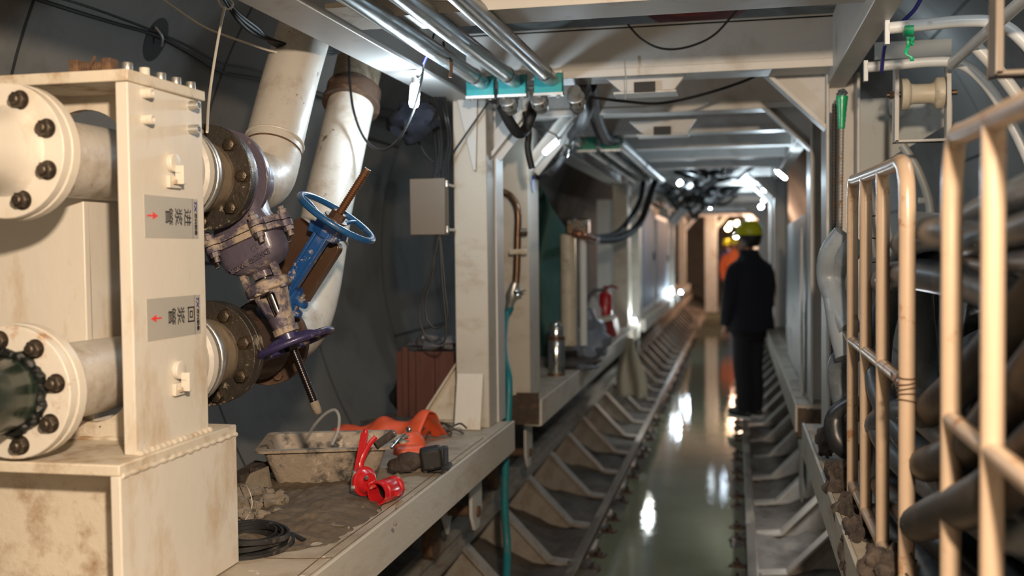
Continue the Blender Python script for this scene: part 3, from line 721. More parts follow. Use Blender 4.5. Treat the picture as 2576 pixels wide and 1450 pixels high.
ph_ = at(752, 770, Y=2.78); A0 = (ph_-cv).dot(d)
m = MB(); m.lathe(P(.07), d, [(0, .06), (A0-.09, .052), (A0-.05, .040), (A0-.03, .036)], 28); m.build('neck', 'blue', v2)
m = MB()
for a_, r_ in ((A0-.028, .036), (A0+.004, .036)):
    m.lathe(P(a_), d, [(0, r_), (.014, r_)], 28)
    for sx_ in (-1, 1): m.lathe(P(a_, sx_*.045), d, [(0, .024), (.014, .024)], 20)
gp = m.build('gland_plate', 'blue', v2, bevel=.002)
for sx_ in (-1, 1):
    m = MB(); m.lathe(P(A0-.05, sx_*.045, -.01), d, [(0, .006), (.09, .006)], 12); m.hexa(P(A0+.018, sx_*.045, -.01), d, .012, .011); m.hexa(P(A0-.03, sx_*.045, -.01), -d, .012, .010); m.build('bolt', 'zinc', gp)
pw = at(843, 545, Y=2.78); aw = (pw-cv).dot(d)
m = MB()
m.bar(P(A0+.015, -.020, -.012), P(aw-.045, -.022, -.012), .030, .011, up=s); m.bar(P(A0+.015, .016, -.022), P(aw-.045, .018, -.022), .030, .011, up=s)
m.bar(P(A0+.015, 0, -.024), P(aw-.045, 0, -.024), .01, .03, up=s)
m.build('yoke', 'blue', v2, bevel=.003)
m = MB(); m.lathe(P(aw-.065), d, [(0, .045), (.04, .048)], 6); m.bar(P(aw-.06, -.05), P(aw-.03, .05), .05, .034, up=d); m.build('yoke_hub', 'blue', v2, bevel=.004)
handwheel(v2, P(aw), d, .119, .0095, 'wheelblue', ph=.9, dish=.018)
m = MB(); m.hexa(P(aw-.004), d, .024, .022); m.lathe(P(aw-.006), d, [(0, .036), (.004, .036)], 24); m.build('stem_nut', 'brown', v2)
m = MB(); m.lathe(P(aw), d, threads(P(aw), P(Ltot), .0115), 16); sth = m.build('threaded_stem', 'rthread', v2)
m = MB(); m.lathe(P(Ltot-.022), d, [(0, .0105), (.022, .0105)], 14); m.build('stem_tip', 'rust', sth)
# brown cover housing behind the blue yoke
cb = V((PX, 3.06, ZL)); off = at(775, 650, Y=3.02)
m = MB(); ya = 2.95
def rounded(a0, a1, b0, b1, r, y):
    pts = []
    for ca, cb_, q0, rr in ((a1-r, b1-r, 0, r), (a0+.008, b1-.008, 90, .008), (a0+.008, b0+.008, 180, .008), (a1-r, b0+r, 270, r)):
        for k in range(6):
            q = radians(q0+90*k/5); pts.append(P(ca+rr*cos(q), cb_+rr*sin(q), y))
    return pts
pB = at(858, 622, Y=2.83); pD = at(738, 556, Y=2.83); pE = at(798, 745, Y=2.83)
AB = lambda p: ((p-cv).dot(d), (p-cv).dot(s))
aB, bB = AB(pB); aD, bD = AB(pD); aE, bE = AB(pE)
b_lo, b_hi = min(bD, bB), max(bD, bB)
m.prism(rounded(.17, (aB+aD)/2+.012, b_lo, b_hi, .022, .050), (0, .035, 0))
hs = m.build('cover_housing', 'brown', v2, bevel=.003); hs['label'] = 'dark brown glossy cover plate behind the blue yoke'

# ------------------------------------------------------------------ white elbow pipes
def big_pipe(pts, r, label, flg=None):
    t = thing('slurry_elbow_pipe', label, 'pipe', pts[0])
    m = MB(); m.tube(pts, r, n=40, sm=10); m.build('pipe', 'pipew', t)
    return t
w1 = big_pipe([(PX, 2.605, ZU), (PX, 2.72, ZU), (PX, 2.80, ZU+.004), (PX, 2.865, ZU+.03), (PX, 2.905, ZU+.085), (PX, 2.945, ZU+.165), (PX, 3.055, ZU+.35), (PX, 3.17, ZU+.52), (PX, 3.30, ZU+.72)], .086, 'white-painted slurry pipe rising from the indigo valve, scraped and mud-streaked')
m = MB()
def wring(c, ax, r, rr=.004):
    a = V(ax).normalized(); u, w_ = perp(a); c = V(c)
    m.tube([c+(u*cos(2*pi*k/36)+w_*sin(2*pi*k/36))*r for k in range(36)], lambda t: rr*(1+.3*noise.noise(V((t*40, 1, 0)))), n=8, closed=True, sm=0)
wring((PX, 2.93, ZU+.135), (0, .1, .18), .0865, .005); m.build('weld_ring', 'pipew', w1)
m = MB(); wring((PX, 2.915, ZU+.11), (0, .09, .16), .0865, .0025); m.build('weld_ring', 'rust', w1)
w2 = big_pipe([(PX, 2.864, ZL), (PX, 2.95, ZL), (PX, 3.04, ZL+.008), (PX, 3.135, ZL+.05), (PX, 3.215, ZL+.15), (PX, 3.28, ZL+.29), (PX, 3.345, ZL+.43), (PX, 3.445, ZL+.59), (PX, 3.54, ZL+.745), (PX, 3.575, ZL+.80)], .084, 'white slurry pipe rising behind the blue handwheel, dark collar at its top')
m = MB(); m.lathe((PX, 3.572, ZL+.795), (0, .12, .20), [(0, .105), (.018, .105)], 32); m.lathe((PX, 3.572, ZL+.795), (0, .12, .20), [(.018, .092), (.06, .10), (.075, .10)], 32); m.build('collar', 'rustdark', w2)
m = MB(); m.lathe((PX, 3.605, ZL+.86), (0, .12, .20), [(0, .085), (.35, .085)], 32); m.build('upper_pipe', 'spool', w2)  # browner than the pipe below: the shadow up here is in its paint
m = MB(); wring((PX, 3.285, ZL+.30), (0, .065, .14), .0845, .004); m.build('weld_ring', 'pipew', w2)
# dark indigo flange/valve remnants tucked under the beam
m = MB(); m.lump((-1.22, 3.85, 2.05), (.09, .10, .07), 5, .25, 12)
tag(m.build('bundled_sleeve', 'navy'), 'dark blue crumpled sleeve tucked under the beam behind the bright lamp', 'sleeve')

# ------------------------------------------------------------------ galvanised conduits, clamps, black hoses
PXS = (-.945, -.82, -.68); PZ = 2.195
names = ('leftmost galvanised conduit running under the roof beams', 'middle galvanised conduit under the roof beams', 'rightmost galvanised conduit under the roof beams')
for x, lb in zip(PXS, names):
    t = thing('conduit_pipe', lb, 'pipe', (x, 1.0, PZ), 'galvanised conduits overhead')
    m = MB(); m.cyl((x, .9, PZ), (x, 3.88, PZ), .0285, n=32); m.build('pipe', 'galv', t)
    m = MB(); m.lathe((x, 3.70, PZ), (0, 1, 0), [(0, .0286), (.004, .031), (.03, .031), (.034, .0286)], 32); m.build('socket', 'galv', t)
def clamp(x, y, z, mt, label, group, ssc=1.):
    t = thing('pipe_clamp', label, 'clamp', (x, y, z-.045), group)
    w_ = .054*ssc
    m = MB(); m.box((x-w_, y, z-.040), (x+w_, y+.035, z+.035)); m.build('clamp_block', mt, t, bevel=.003)
    m = MB(); m.box((x-w_-.002, y-.002, z-.048), (x+w_+.002, y+.037, z-.038)); p = m.build('clamp_plate', 'zinc', t); m = MB(); m.box((x-w_, y, z+.035), (x+w_, y+.036, z+.043)); m.build('top_plate', 'zinc', t)
    for s_ in (-.036, .036):
        m = MB(); m.hexa((x+s_*ssc, y+.017, z-.048), (0, 0, -1), .008, .007); m.build('bolt', 'zinc', p)
for x, w_ in zip(PXS, ('left', 'middle', 'right')):
    clamp(x-.012, 3.86, PZ-.012, 'tealblock', 'teal clamp block with zinc bolts under the %s overhead conduit' % w_, 'teal clamps on the near conduits')
for i, x in enumerate((-.86, -.72)):
    clamp(x, 6.05, PZ-.02, 'greenblock', '%s green pipe clamp on the second gantry behind the black hoses' % ('left' if i == 0 else 'right'), 'green clamps on the second gantry')
for i, (x, lb) in enumerate(((-.9, 'grey angle rail left of the far overhead conduits'), (-.80, 'left far overhead conduit beyond the green clamps'), (-.68, 'right far overhead conduit beyond the green clamps, glossy side'))):
    m = MB(); m.cyl((x, 6.10 if i else 5.3, PZ-.01), (x, 9.6, PZ-.01), .036, n=20)
    tag(m.build('conduit_pipe', 'greyplate'), lb, 'pipe')
def fitting(x, y, z, dz, label, group='steel hose fittings at the clamps'):
    t = thing('hose_fitting', label, 'fitting', (x, y, z), group)
    m = MB(); m.lathe((x, y, z+.02), (.03, .4, -.25), [(0, .026), (.03, .030), (.034, .034), (.07, .034), (.075, .03), (.10, .027)], 24); m.build('body', 'zinc', t)
    m = MB(); m.lathe((x, y, z+.02), (.03, .4, -.25), [(.04, .0345), (.05, .0365), (.06, .0345)], 6); m.build('collar_nut', 'nutbrass' if 'nutbrass' in M else 'bolt', t)
for x, w_ in ((-.865, 'left'), (-.745, 'middle'), (-.60, 'right')):
    fitting(x, 3.90, PZ-.06, 0, 'zinc hose fitting just right of the %s overhead conduit' % w_)
def hose(pts, r, mt, label, cat='hose', group=None, n=14, name='hose', sm=8, **k):
    m = MB(); m.tube(pts, r, n=n, sm=sm, **k); return tag(m.build(name, mt), label, cat, group)
A = at
hose([A(1262,268,d=4.05), A(1285,312,d=4.10), A(1305,335,d=4.15), A(1322,325,d=4.2), A(1337,290,d=4.2), A(1345,258,d=4.15), (-.735, 3.98, PZ-.07)], .022, 'black', 'black sleeved hose looping in a V below the teal clamps')
hose([A(1322,280,d=4.22), A(1330,330,d=4.24), A(1328,375,d=4.26), A(1338,424,d=4.28)], .014, 'black', 'loose black sleeve end hanging straight down in front of the second column', name='hose_end')
hose([(-.60, 3.98, PZ-.09), A(1470,225,d=4.3), A(1476,270,d=4.5), A(1462,310,d=4.9), A(1440,342,d=5.1)], .030, 'black', 'thick black hose hanging left of the green clamps')
hose([A(1482,215,d=4.4), A(1488,250,d=4.7), A(1500,300,d=5.2), A(1520,345,d=5.8), A(1545,352,d=6.0)], .034, 'black', 'thick black hose hanging right, running into the green clamps')
m = MB(); m.lathe(A(1435,352,d=5.1), A(1418,395,d=5.05)-A(1435,352,d=5.1), [(0, .02), (.02, .024), (.05, .024), (.055, .014), (.085, .014), (.09, .02), (.11, .02)], 16)
tag(m.build('hose_coupling', 'chrome'), 'shiny hose coupling hanging beside the tube lamp', 'coupling')
hose([A(1418,395,d=5.05), A(1400,420,d=5.05), A(1378,437,d=5.1), A(1352,445,d=5.3), A(1300,430,d=5.5)], .016, 'black', 'black hose curving left from the shiny coupling to behind the column')
hose([A(1655,440,Y=9.2), A(1640,480,Y=9.1), A(1610,560,Y=8.9), A(1560,600,Y=8.4), A(1500,605,Y=7.9), A(1470,590,Y=7.5)], .030, 'black', 'black hydraulic hose sweeping from the ceiling to the copper elbow, outer one')
hose([A(1620,450,Y=9.2), A(1612,500,Y=9.1), A(1585,550,Y=8.9), A(1550,588,Y=8.4), A(1500,598,Y=7.95), A(1475,592,Y=7.6)], .024, 'black', 'black hydraulic hose hanging inside the outer sweeping hose')

# ------------------------------------------------------------------ lamps
def bulb(c, r, h, ax, label, emis='bulb2', cable=None, group=None, cap=True, n=16):
    c = V(c); a = V(ax).normalized(); t = thing('work_lamp', label, 'lamp', c, group)
    k = M[emis]
    m = MB(); m.lathe(c-a*h/2, a, [(0, 0), (r*.25, r*.75), (r*.9, r), (h-r*.9, r), (h-r*.25, r*.75), (h, 0)], n); m.build('bulb', k, t)
    if cap:
        m = MB(); m.lathe(c+a*h/2, a, [(-r*.3, r*.8), (r*.8, r*.9), (r*1.4, r*.5)], n); m.build('lamp_socket', 'zinc', t)
    return t
b1 = at(1043, 240, Y=3.38)
l1 = bulb(b1, .017, .088, (.10, 0, 1), 'bright white bulb hanging beneath the left roof beam, nearest the camera', 'bulb', group=None)
lamp('bulb_light', b1+V((.05, -.02, -.06)), 10, COOL, .03)
hose([b1+V((.006, 0, .05)), A(1062,185,Y=3.36), A(1067,160,Y=3.34), A(1080,130,Y=3.3), A(1085,110,Y=3.3), A(1092,85,Y=3.3)], .0035, 'cable', 'black cable holding the bright bulb, taped in blue', 'cable', name='lamp_cable')
m = MB(); m.tube([A(1065,160,Y=3.335), A(1072,143,Y=3.315), A(1080,127,Y=3.295)], .0055, n=8); tag(m.build('tape_wrap', 'inkblue'), 'blue tape wound on the cable of the bright bulb', 'tape')
def tl(px, py, Y, label, h=.10, r=.012, ax=(.75, -.2, .6), e='bulb2', pw=4, col=COOL, off=(0, -.1, -.1)):
    c = at(px, py, Y=Y); t = bulb(c, r, h, ax, label, e)
    zt = 2.2 if Y < 24 else 2.5
    if c.z > 1.5: m = MB(); xq = .37 if c.x > XC else -1.09; m.tube([c+V(ax).normalized()*h*.5, c+V((0, .01, .07)), V((xq if Y < 20 else c.x, c.y if Y < 20 else 22.26, max(zt, c.z+.1) if Y < 20 else 2.36))], .004, n=6, sm=5); m.build('hanging_cord', 'cable', t)
    else: m = MB(); m.cyl(c-V((0, 0, h*.4)), V((c.x, c.y, .68)), .012, n=8); m.bar(V((c.x, c.y, .73)), V((c.x-.25, c.y, .73)), .02, .02); m.build('stand', 'black', t)
    if pw: lamp('lamp_glow', c+V(off), pw*1.7, col, .03)
    return c
tl(1386, 370, 4.93, 'short glowing tube lamp on the second left column', h=.10, r=.014, pw=1.6, off=(.12, -.08, -.10))
tl(1966, 441, 6.9, 'slanted glowing tube lamp high on the right of the second gantry', h=.085, r=.012, ax=(-.7, .1, .6), pw=6, off=(-.08, -.1, -.05))
tl(1925, 479, 10.98, 'small lamp over the standing man, below the slanted tube lamp', h=.09, r=.025, ax=(1, 0, -.1), pw=10, off=(-.2, -.15, -.05))
tl(1922, 504, 12.2, 'faint lamp under the small lamp above the standing man', h=.06, r=.02, pw=5, off=(-.2, -.15, -.05))
tl(1915, 520, 14.0, 'lowest lamp just above the yellow helmet', h=.07, r=.028, pw=5, col=(1, .9, .8), off=(-.2, -.2, -.05))
tl(1787, 521, 17.5, 'lamp at the top left corner of the warm-lit portal', h=.07, r=.03, pw=5, off=(.2, -.2, 0))
tl(1711, 460, 10.2, 'small round lamp at left below the last roof beam', h=.06, r=.022, pw=4, off=(.1, -.15, -.05))
tl(1594, 812, 10.45, 'glaring low lamp at the foot of the column beside the extinguisher', h=.10, r=.028, ax=(0, 0, 1), pw=0)
lamp('low_lamp_glow', (-.86, 10.1, .92), 8, (.92, 1, .98), .05)
lamp('low_lamp_glow', (-.80, 9.3, .62), 4, (1, 1, .92), .05)
tl(1688, 735, 15.5, 'low white lamp on the left beyond the cabinets', h=.10, r=.035, ax=(0, 0, 1), pw=7, off=(.1, -.15, 0))
tl(1713, 735, 17.0, 'small low lamp right of the low white lamp', h=.06, r=.03, pw=4, off=(.1, -.2, 0))
for i, (px, py, e, Y) in enumerate(((1832, 574, 'bulbw', 21.9), (1855, 562, 'bulbw', 22.0), (1853, 593, 'bulb2', 21.8), (1838, 566, 'bulbw', 22.05))):
    tl(px, py, Y, ('amber lamp in the far portal, leftmost', 'orange lamp in the far portal beside the helmet', 'bluish lamp below the orange one in the portal', 'amber lamp deepest in the far portal')[i], h=.12, r=.05, e=e, pw=0)

# ------------------------------------------------------------------ dark hanging hoses under the third gantry roof
rnd = random.Random(11)
for i in range(22):
    y = rnd.uniform(9.6, 13.5); x0 = rnd.uniform(-.85, -.35); x1 = x0+rnd.uniform(.2, .75); zt = 1.55+rnd.uniform(.62, .84)*1.0; sag = rnd.uniform(.05, .24)
    if x1 > .25: x1 = .25
    pts = [V((x0+(x1-x0)*k/6, y+rnd.uniform(-.25, .25), zt-sag*(1-((k-3)/3)**2)+rnd.uniform(-.03, .03))) for k in range(7)]
    hose(pts, rnd.uniform(.018, .045), ('black', 'cable')[i % 2], 'dark hose in the tangle hanging from the roof above the man', 'hose', 'tangle of dark hoses under the far roof', n=8, sm=5)

# ------------------------------------------------------------------ tanks and motors above the roof beams
def drum(c, r, L_, mt, label, ax=(0, 1, 0)):
    t = thing('roof_drum', label, 'drum', V(c)-V((0, 0, r))); a = V(ax)
    m = MB(); m.lathe(V(c), a, [(0, r*.6), (.02, r*.85), (.06, r*.97), (.10, r), (L_, r), (L_+.04, r*.9)], 48); m.build('shell', mt, t)
    m = MB(); m.ringplate(V(c)+a*.08, a, .03, r*1.05, r*.98)
    for k in range(10):
        q = 2*pi*k/10+.2; u, w_ = perp(a); m.hexa(V(c)-a*.0+(u*cos(q)+w_*sin(q))*r*.8+a*.01, -a, .012, .02)
    m.build('rim', mt, t)
drum((-.20, 4.95, 3.10), .42, .5, 'darkred', 'dark red drum resting above the roof beams')
drum((-.93, 4.75, 2.98), .34, .5, 'greyplate', 'grey bolted motor housing above the beams, left of the red drum')
drum((.42, 4.75, 2.98), .34, .5, 'greyplate', 'grey bolted motor housing above the beams, right of the red drum')
m = MB(); m.box((-1.2, 2.86, 2.40), (.42, 2.98, 2.43)); m.box((-1.2, 4.3, 2.42), (.45, 5.8, 2.44)) if False else None
m.box((-1.3, 2.2, 2.42), (.5, 2.6, 2.44)); tag(m.build('roof_plate', 'creamdirty'), 'cream roof plate lying across the near beams', 'plate')
hose([(-.9, 4.9, 2.56), (-.3, 4.9, 2.5), (.3, 4.9, 2.57)], .03, 'darkred', 'dark red hose lying on the roof beams below the drums')

# ------------------------------------------------------------------ cables and cords
def cable(pts, label, r=.004, mt='cable', group=None, name='cable', cat='cable'): return hose(pts, r, mt, label, cat, group, n=8, name=name)
cable([A(878,138,Y=3.5), A(880,200,Y=3.48), A(890,280,Y=3.42), A(918,350,Y=3.4), A(958,378,Y=3.38), A(1000,355,Y=3.36), A(1035,290,Y=3.35), A(1055,225,Y=3.345), A(1064,180,Y=3.35)], 'black cable looping down between the white pipes and the bright bulb', .0045)
cable([A(1115,105,Y=3.3), A(1120,130,Y=3.3), A(1134,152,Y=3.3)], 'short black wire hanging from the middle conduit', .004)
cable([A(1134,150,Y=3.3), A(1135,175,Y=3.3), A(1133,195,Y=3.3)], 'frayed brown wire end hanging below the middle conduit', .006, 'rust')
cable([A(1580,62,Y=3.75), A(1610,95,Y=3.72), A(1650,118,Y=3.7), A(1695,124,Y=3.7), A(1750,112,Y=3.7), A(1800,85,Y=3.7), A(1850,30,Y=3.7), A(1885,-10,Y=3.7)], 'black cable sagging in front of the near roof cross beam', .004)
cable([A(1490,245,Y=4.1), A(1570,255,Y=4.2), A(1660,260,Y=4.3), A(1760,240,Y=4.4), A(1870,205,Y=4.5), A(1975,158,Y=4.3)], 'black cable drooping behind the near roof cross beam', .006)
cable([A(1100,440,Y=3.95), A(1118,415,Y=3.98), A(1160,355,Y=4.05), A(1228,258,Y=4.08)], 'black cable running diagonally across the near left column', .004)
rnd = random.Random(5)
for i in range(7):
    x = 1085+i*7; j = rnd.uniform(-8, 8)
    cable([A(x-8,245,Y=4.0), A(x+j*1.2,300,Y=4.05), A(x+8+j,360,Y=4.02), A(1098+i*5,415,Y=3.98), A(1092+i*6,452,Y=3.95)], 'black cable in the bundle dropping into the beige box', rnd.uniform(.004, .007), group='cables feeding the junction box')
cable([A(1045,335,Y=4.0), A(1060,372,Y=4.0), A(1080,400,Y=4.0), A(1112,420,Y=4.0)], 'thin black cable curving in from the left above the beige box', .004)
cable([A(1104,592,Y=3.95), A(1085,680,Y=3.95), A(1056,770,Y=3.95), A(1065,835,Y=3.95), A(1100,866,Y=3.95), A(1122,840,Y=3.95), A(1112,700,Y=3.95), A(1106,592,Y=3.95)], 'longer black cable loop hanging under the beige box', .004)
cable([A(1100,592,Y=3.97), A(1090,680,Y=3.97), A(1072,750,Y=3.97), A(1075,805,Y=3.97), A(1100,826,Y=3.97), A(1125,800,Y=3.97), A(1120,730,Y=3.97), A(1108,592,Y=3.97)], 'shorter black cable loop hanging under the beige box', .0045)
jb = thing('junction_box', 'flat beige junction box fixed left of the near column', 'box', A(1080,592,Y=3.93))
p0 = A(1032,592,Y=3.93); p1 = A(1118,448,Y=3.93)
m = MB(); m.box((p0.x, 3.93, p0.z), (p1.x, 3.99, p1.z)); m.build('body', 'boxbeige', jb, bevel=.003)
for py in (462, 577):
    q = A(1125, py, Y=3.94); m = MB(); m.cyl((p1.x-.01, 3.945, q.z), (-1.135, 4.12, q.z), .006, n=10); m.cyl((p1.x+.004, 3.945, q.z-.012), (p1.x+.004, 3.945, q.z+.012), .008, n=10); m.build('hinge_bracket', 'zinc', jb)
# white cords and black bundle top left
cable([A(405,-5,Y=2.9), A(500,60,Y=2.9), A(560,87,Y=2.92), A(620,108,Y=2.95), A(690,130,Y=3.0), A(760,135,Y=3.05), A(795,130,Y=3.1)], 'long white cord sagging across the top left in front of the pipe', .0035, 'cord', name='cord')
cable([A(566,18,Y=2.7), A(556,60,Y=2.68), A(540,150,Y=2.6), A(526,250,Y=2.5), A(521,332,Y=2.35)], 'white cord stretched down to the upper pipe coupling', .0038, 'cord', name='cord')
cable([A(745,135,Y=3.05), A(728,165,Y=2.98), A(715,230,Y=2.95), A(700,330,Y=2.93), A(688,388,Y=2.9)], 'thin pale wire hanging in front of the upper white pipe', .0016, 'cord', name='cord')
cable([A(545,-8,Y=2.72), A(560,18,Y=2.72), A(578,22,Y=2.72), A(586,8,Y=2.72), A(575,-6,Y=2.72)], 'white ring of cord tied round the black cable bundle', .003, 'cord', name='cord')
rnd = random.Random(9)
for i in range(7):
    o_ = rnd.uniform(-9, 9); o2 = rnd.uniform(-9, 9)
    cable([A(556+i*4,-12,Y=2.72+.01*i), A(590+o_,35+o2*.5,Y=2.8), A(640+o_,78+o2,Y=2.9), A(700+o2,108+o_*.8,Y=3.0), A(765+o2,122+o2*.8,Y=3.1+.01*i), A(835,118+i*3,Y=3.3), A(900,95+i*2,Y=3.6)], 'black cable in the bundle sagging over the upper white pipe', rnd.uniform(.004, .007), group='black cables over the white pipe')
for i, off in enumerate((0, 1)):
    pts = [(-30,-48), (90,-4), (200,32), (300,62), (400,92), (480,135), (560,182), (640,197), (720,215), (820,250), (920,283), (1010,305), (1130,322)]
    if off: pts = [(x, y-8-14*abs(sin(x*.008))) for x, y in pts]
    cable([at_wall(x, y, TR-.03) for x, y in pts], ('lower' if not off else 'upper')+' of the two black cables strung along the left tunnel wall', .007 if not off else .004)
p = at_wall(398, 92, TR-.035); m = MB(); m.tube([p+V((0, -.02, .03)), p+V((.015, 0, 0)), p+V((0, .02, -.03))], .005); tag(m.build('cable_clip', 'zinc'), 'small pale clip holding the cables on the left tunnel wall', 'clip')
# round recess patch in the lining
pp = at_wall(392, 100, TR-.012); nrm = V((TC.x-pp.x, 0, TC.z-pp.z)).normalized(); tn = V((0, 1, 0)); t2_ = nrm.cross(tn)
M['patch'] = mat('dark_grout', (.05, .05, .05), .9)
m = MB(); m.prism([pp+tn*(.065*cos(2*pi*k/24))+t2_*(.085*sin(2*pi*k/24)) for k in range(24)], nrm*.001); o = m.build('wall_patch', 'patch'); tag(o, 'round dark grouted recess on the left tunnel wall', 'patch')

m = MB(); m.tube([A(1572,150,Y=3.86), A(1574,180,Y=3.86), A(1576,215,Y=3.86), A(1573,250,Y=3.86)], .004, n=6, flat=.4); tag(m.build('zip_tie', 'cord'), 'white zip tie tail hanging from the near roof cross beam', 'zip tie')
# ------------------------------------------------------------------ column services between the gantries
hose([A(1262,482,Y=5.0), A(1285,495,Y=4.95), A(1302,530,Y=4.93), A(1302,600,Y=4.93), A(1300,680,Y=4.93), A(1297,722,Y=4.93)], .018, 'brown', 'brown steel riser pipe bent over the second left column', 'pipe', name='riser_pipe')
m = MB(); q = A(1303,634,Y=4.9); m.box((q.x-.04, 4.88, q.z-.012), (q.x+.045, 4.91, q.z+.012)); tag(m.build('pipe_strap', 'creamdirty', bevel=.003), 'small cream strap across the brown riser pipe', 'strap')
m = MB(); q = A(1303,585,Y=4.9); m.cyl((q.x+.0, 4.93, q.z), (q.x+.03, 4.95, q.z), .02, n=10); tag(m.build('pipe_union', 'bolt'), 'small union ring on the brown riser pipe above the strap', 'fitting')
t = thing('ball_valve', 'small zinc valve joining the brown riser to the teal hose', 'valve', A(1293,765,Y=4.92))
q = A(1296,738,Y=4.9); m = MB(); m.lathe(q+V((0, 0, .05)), (-.25, 0, -1), [(0, .02), (.03, .026), (.06, .032), (.09, .022), (.15, .018)], 16); m.build('body', 'zinc', t)
m = MB(); m.bar(q+V((.01, -.03, .0)), q+V((.06, -.04, .015)), .012, .006); m.lump(q+V((.015, -.01, 0)), .022, 4, .3, 8); m.build('lever', 'chrome', t)
hose([A(1285,775,Y=4.9), A(1272,800,Y=4.85), A(1267,850,Y=4.7), A(1270,900,Y=4.55), A(1280,960,Y=4.45), A(1278,1050,Y=4.42), A(1272,1150,Y=4.40), A(1270,1280,Y=4.40), A(1276,1380,Y=4.38), A(1272,1500,Y=4.2)], .017, 'teal', 'teal water hose dropping past the gap between the two decks', name='water_hose')
m = MB(); p0 = A(1262, 905, Y=4.55)
m.bar(A(1256,905,Y=4.55), A(1282,1000,Y=4.5), .07, .012, up=(.3, 1, 0)); tag(m.build('timber_wedge', 'creamdirty', bevel=.002), 'pale timber offcut wedged beside the teal hose', 'board')
m = MB(); q = A(1352, 460, Y=4.99); m.lathe((-.998, 5.12, A(1352,462,Y=5.1).z), (1, 0, 0), [(0, .001), (0, .045), (.002, .045), (.002, .001)], 24); o = m.build('sticker', 'bluefoil'); tag(o, 'oval blue sticker on the side of the second left column', 'sticker')
for i, py in enumerate((392, 512)):
    q = A(1262, py, Y=4.9); m = MB(); m.cyl((-1.16, 4.99, q.z), (-1.12, 4.8, q.z), .015, n=12); tag(m.build('pipe_stub', 'black'), ('upper' if i == 0 else 'lower')+' dark stub pipe in the gap between the left columns', 'pipe')

# ------------------------------------------------------------------ things on the near left deck
ZT = ZD
# mud
def mud(u, v):
    x = -1.56+.62*u; y = 2.20+1.0*v
    e = noise.noise(V((x*4, y*4, 1)))
    edge = max(0, 1-((x+1.32)/.36)**2)*max(0, 1-((y-2.68)/.44)**2)
    z = ZT-.008+.026*min(1, edge*2.2)*(1+.9*e)+.010*noise.noise(V((x*16, y*16, 2)))*min(1, edge*3)+.006*noise.noise(V((x*45, y*45, 3)))*min(1, edge*3)
    return V((x, y, z))
m = MB(); m.grid(mud, 110, 160); tag(m.build('spilled_mud', 'mud'), 'brown mud smeared over the near deck in front of the mortar tub', 'mud', kind='stuff')
rnd = random.Random(21)
for i, (px, py, r) in enumerate(((612,1245,.030), (640,1240,.022), (665,1268,.020), (690,1262,.030), (655,1300,.022), (618,1300,.026), (700,1292,.018), (640,1275,.018), (675,1240,.018), (604,1270,.024), (683,1310,.012), (640,1322,.014))):
    p = A(px, py, Z=ZT+r*.7)
    m = MB(); m.lump(p, (r*rnd.uniform(.9, 1.3), r*rnd.uniform(.9, 1.2), r*.85), i+3, .30, 14, 1.7)
    o = m.build('mortar_lump', 'mudlump'); tag(o, 'rough dried mortar lump in the heap beside the pedestal', 'lump', 'mortar lumps heaped by the pedestal')
for i in range(14):
    px, py = rnd.uniform(800, 1000), rnd.uniform(1225, 1330); p = A(px, py, Z=ZT+.006); r = rnd.uniform(.003, .006)
    m = MB(); m.lump(p, r, i+40, .3, 6); tag(m.build('pebble', 'mudlump'), 'tiny crumb of dried mud scattered on the near deck', 'pebble', 'crumbs on the near deck')
p = A(648, 1232, Z=ZT+.01); m = MB(); m.prism([p+V((-.05, .0, .0)), p+V((.03, .02, .0)), p+V((.02, .02, .065)), p+V((-.03, .01, .045))], (.002, .012, .002)); tag(m.build('stone_shard', 'mudlump'), 'flat pale shard standing in the mortar heap', 'shard')
cable([A(597,1222,Z=.86), A(622,1228,Z=.90), A(634,1262,Z=.87), A(628,1290,Z=.85), A(604,1330,Z=.835)], 'thin yellowish wire curling out of the mortar heap', .0014, 'cord', name='wire')
# black strap coil
t = thing('strap_coil', 'coiled flat black strap lying on the near deck by the pedestal', 'strap', A(655,1372,Z=ZT))
c = A(645, 1380, Z=ZT); 
for j, (r0, dz, nt_) in enumerate(((.100, .0, 1), (.085, .014, 1), (.092, .028, 1))):
    m = MB()
    for k in range(3):
        r = r0-.014*k; n = 60; vs = []; fs = []
        for i in range(n):
            q = 2*pi*i/n; rr = r*(1+.05*sin(q*2+j)); dx = V((cos(q)*rr*1.0-.02, sin(q)*rr*1.05, 0)); up = .004*sin(q*2+j*2+k)
            vs += [c+dx+V((0, 0, dz+.001+up)), c+dx*1.085+V((0, 0, dz+.001+up)), c+dx*1.085+V((0, 0, dz+.013+up)), c+dx+V((0, 0, dz+.013+up))]
        for i in range(n):
            a_, b_ = 4*i, 4*((i+1) % n)
            for e in range(4): fs.append((a_+e, b_+e, b_+(e+1) % 4, a_+(e+1) % 4))
        m.add(vs, fs)
    m.build('strap_turn', 'black', t)
q = A(740, 1350, Z=ZT+.01); m = MB(); m.tube([c+V((.05, .09, .016)), c+V((.10, .06, .01)), q+V((0, .0, 0))], .008, n=8, flat=.4); m.build('strap_tail', 'black', t)
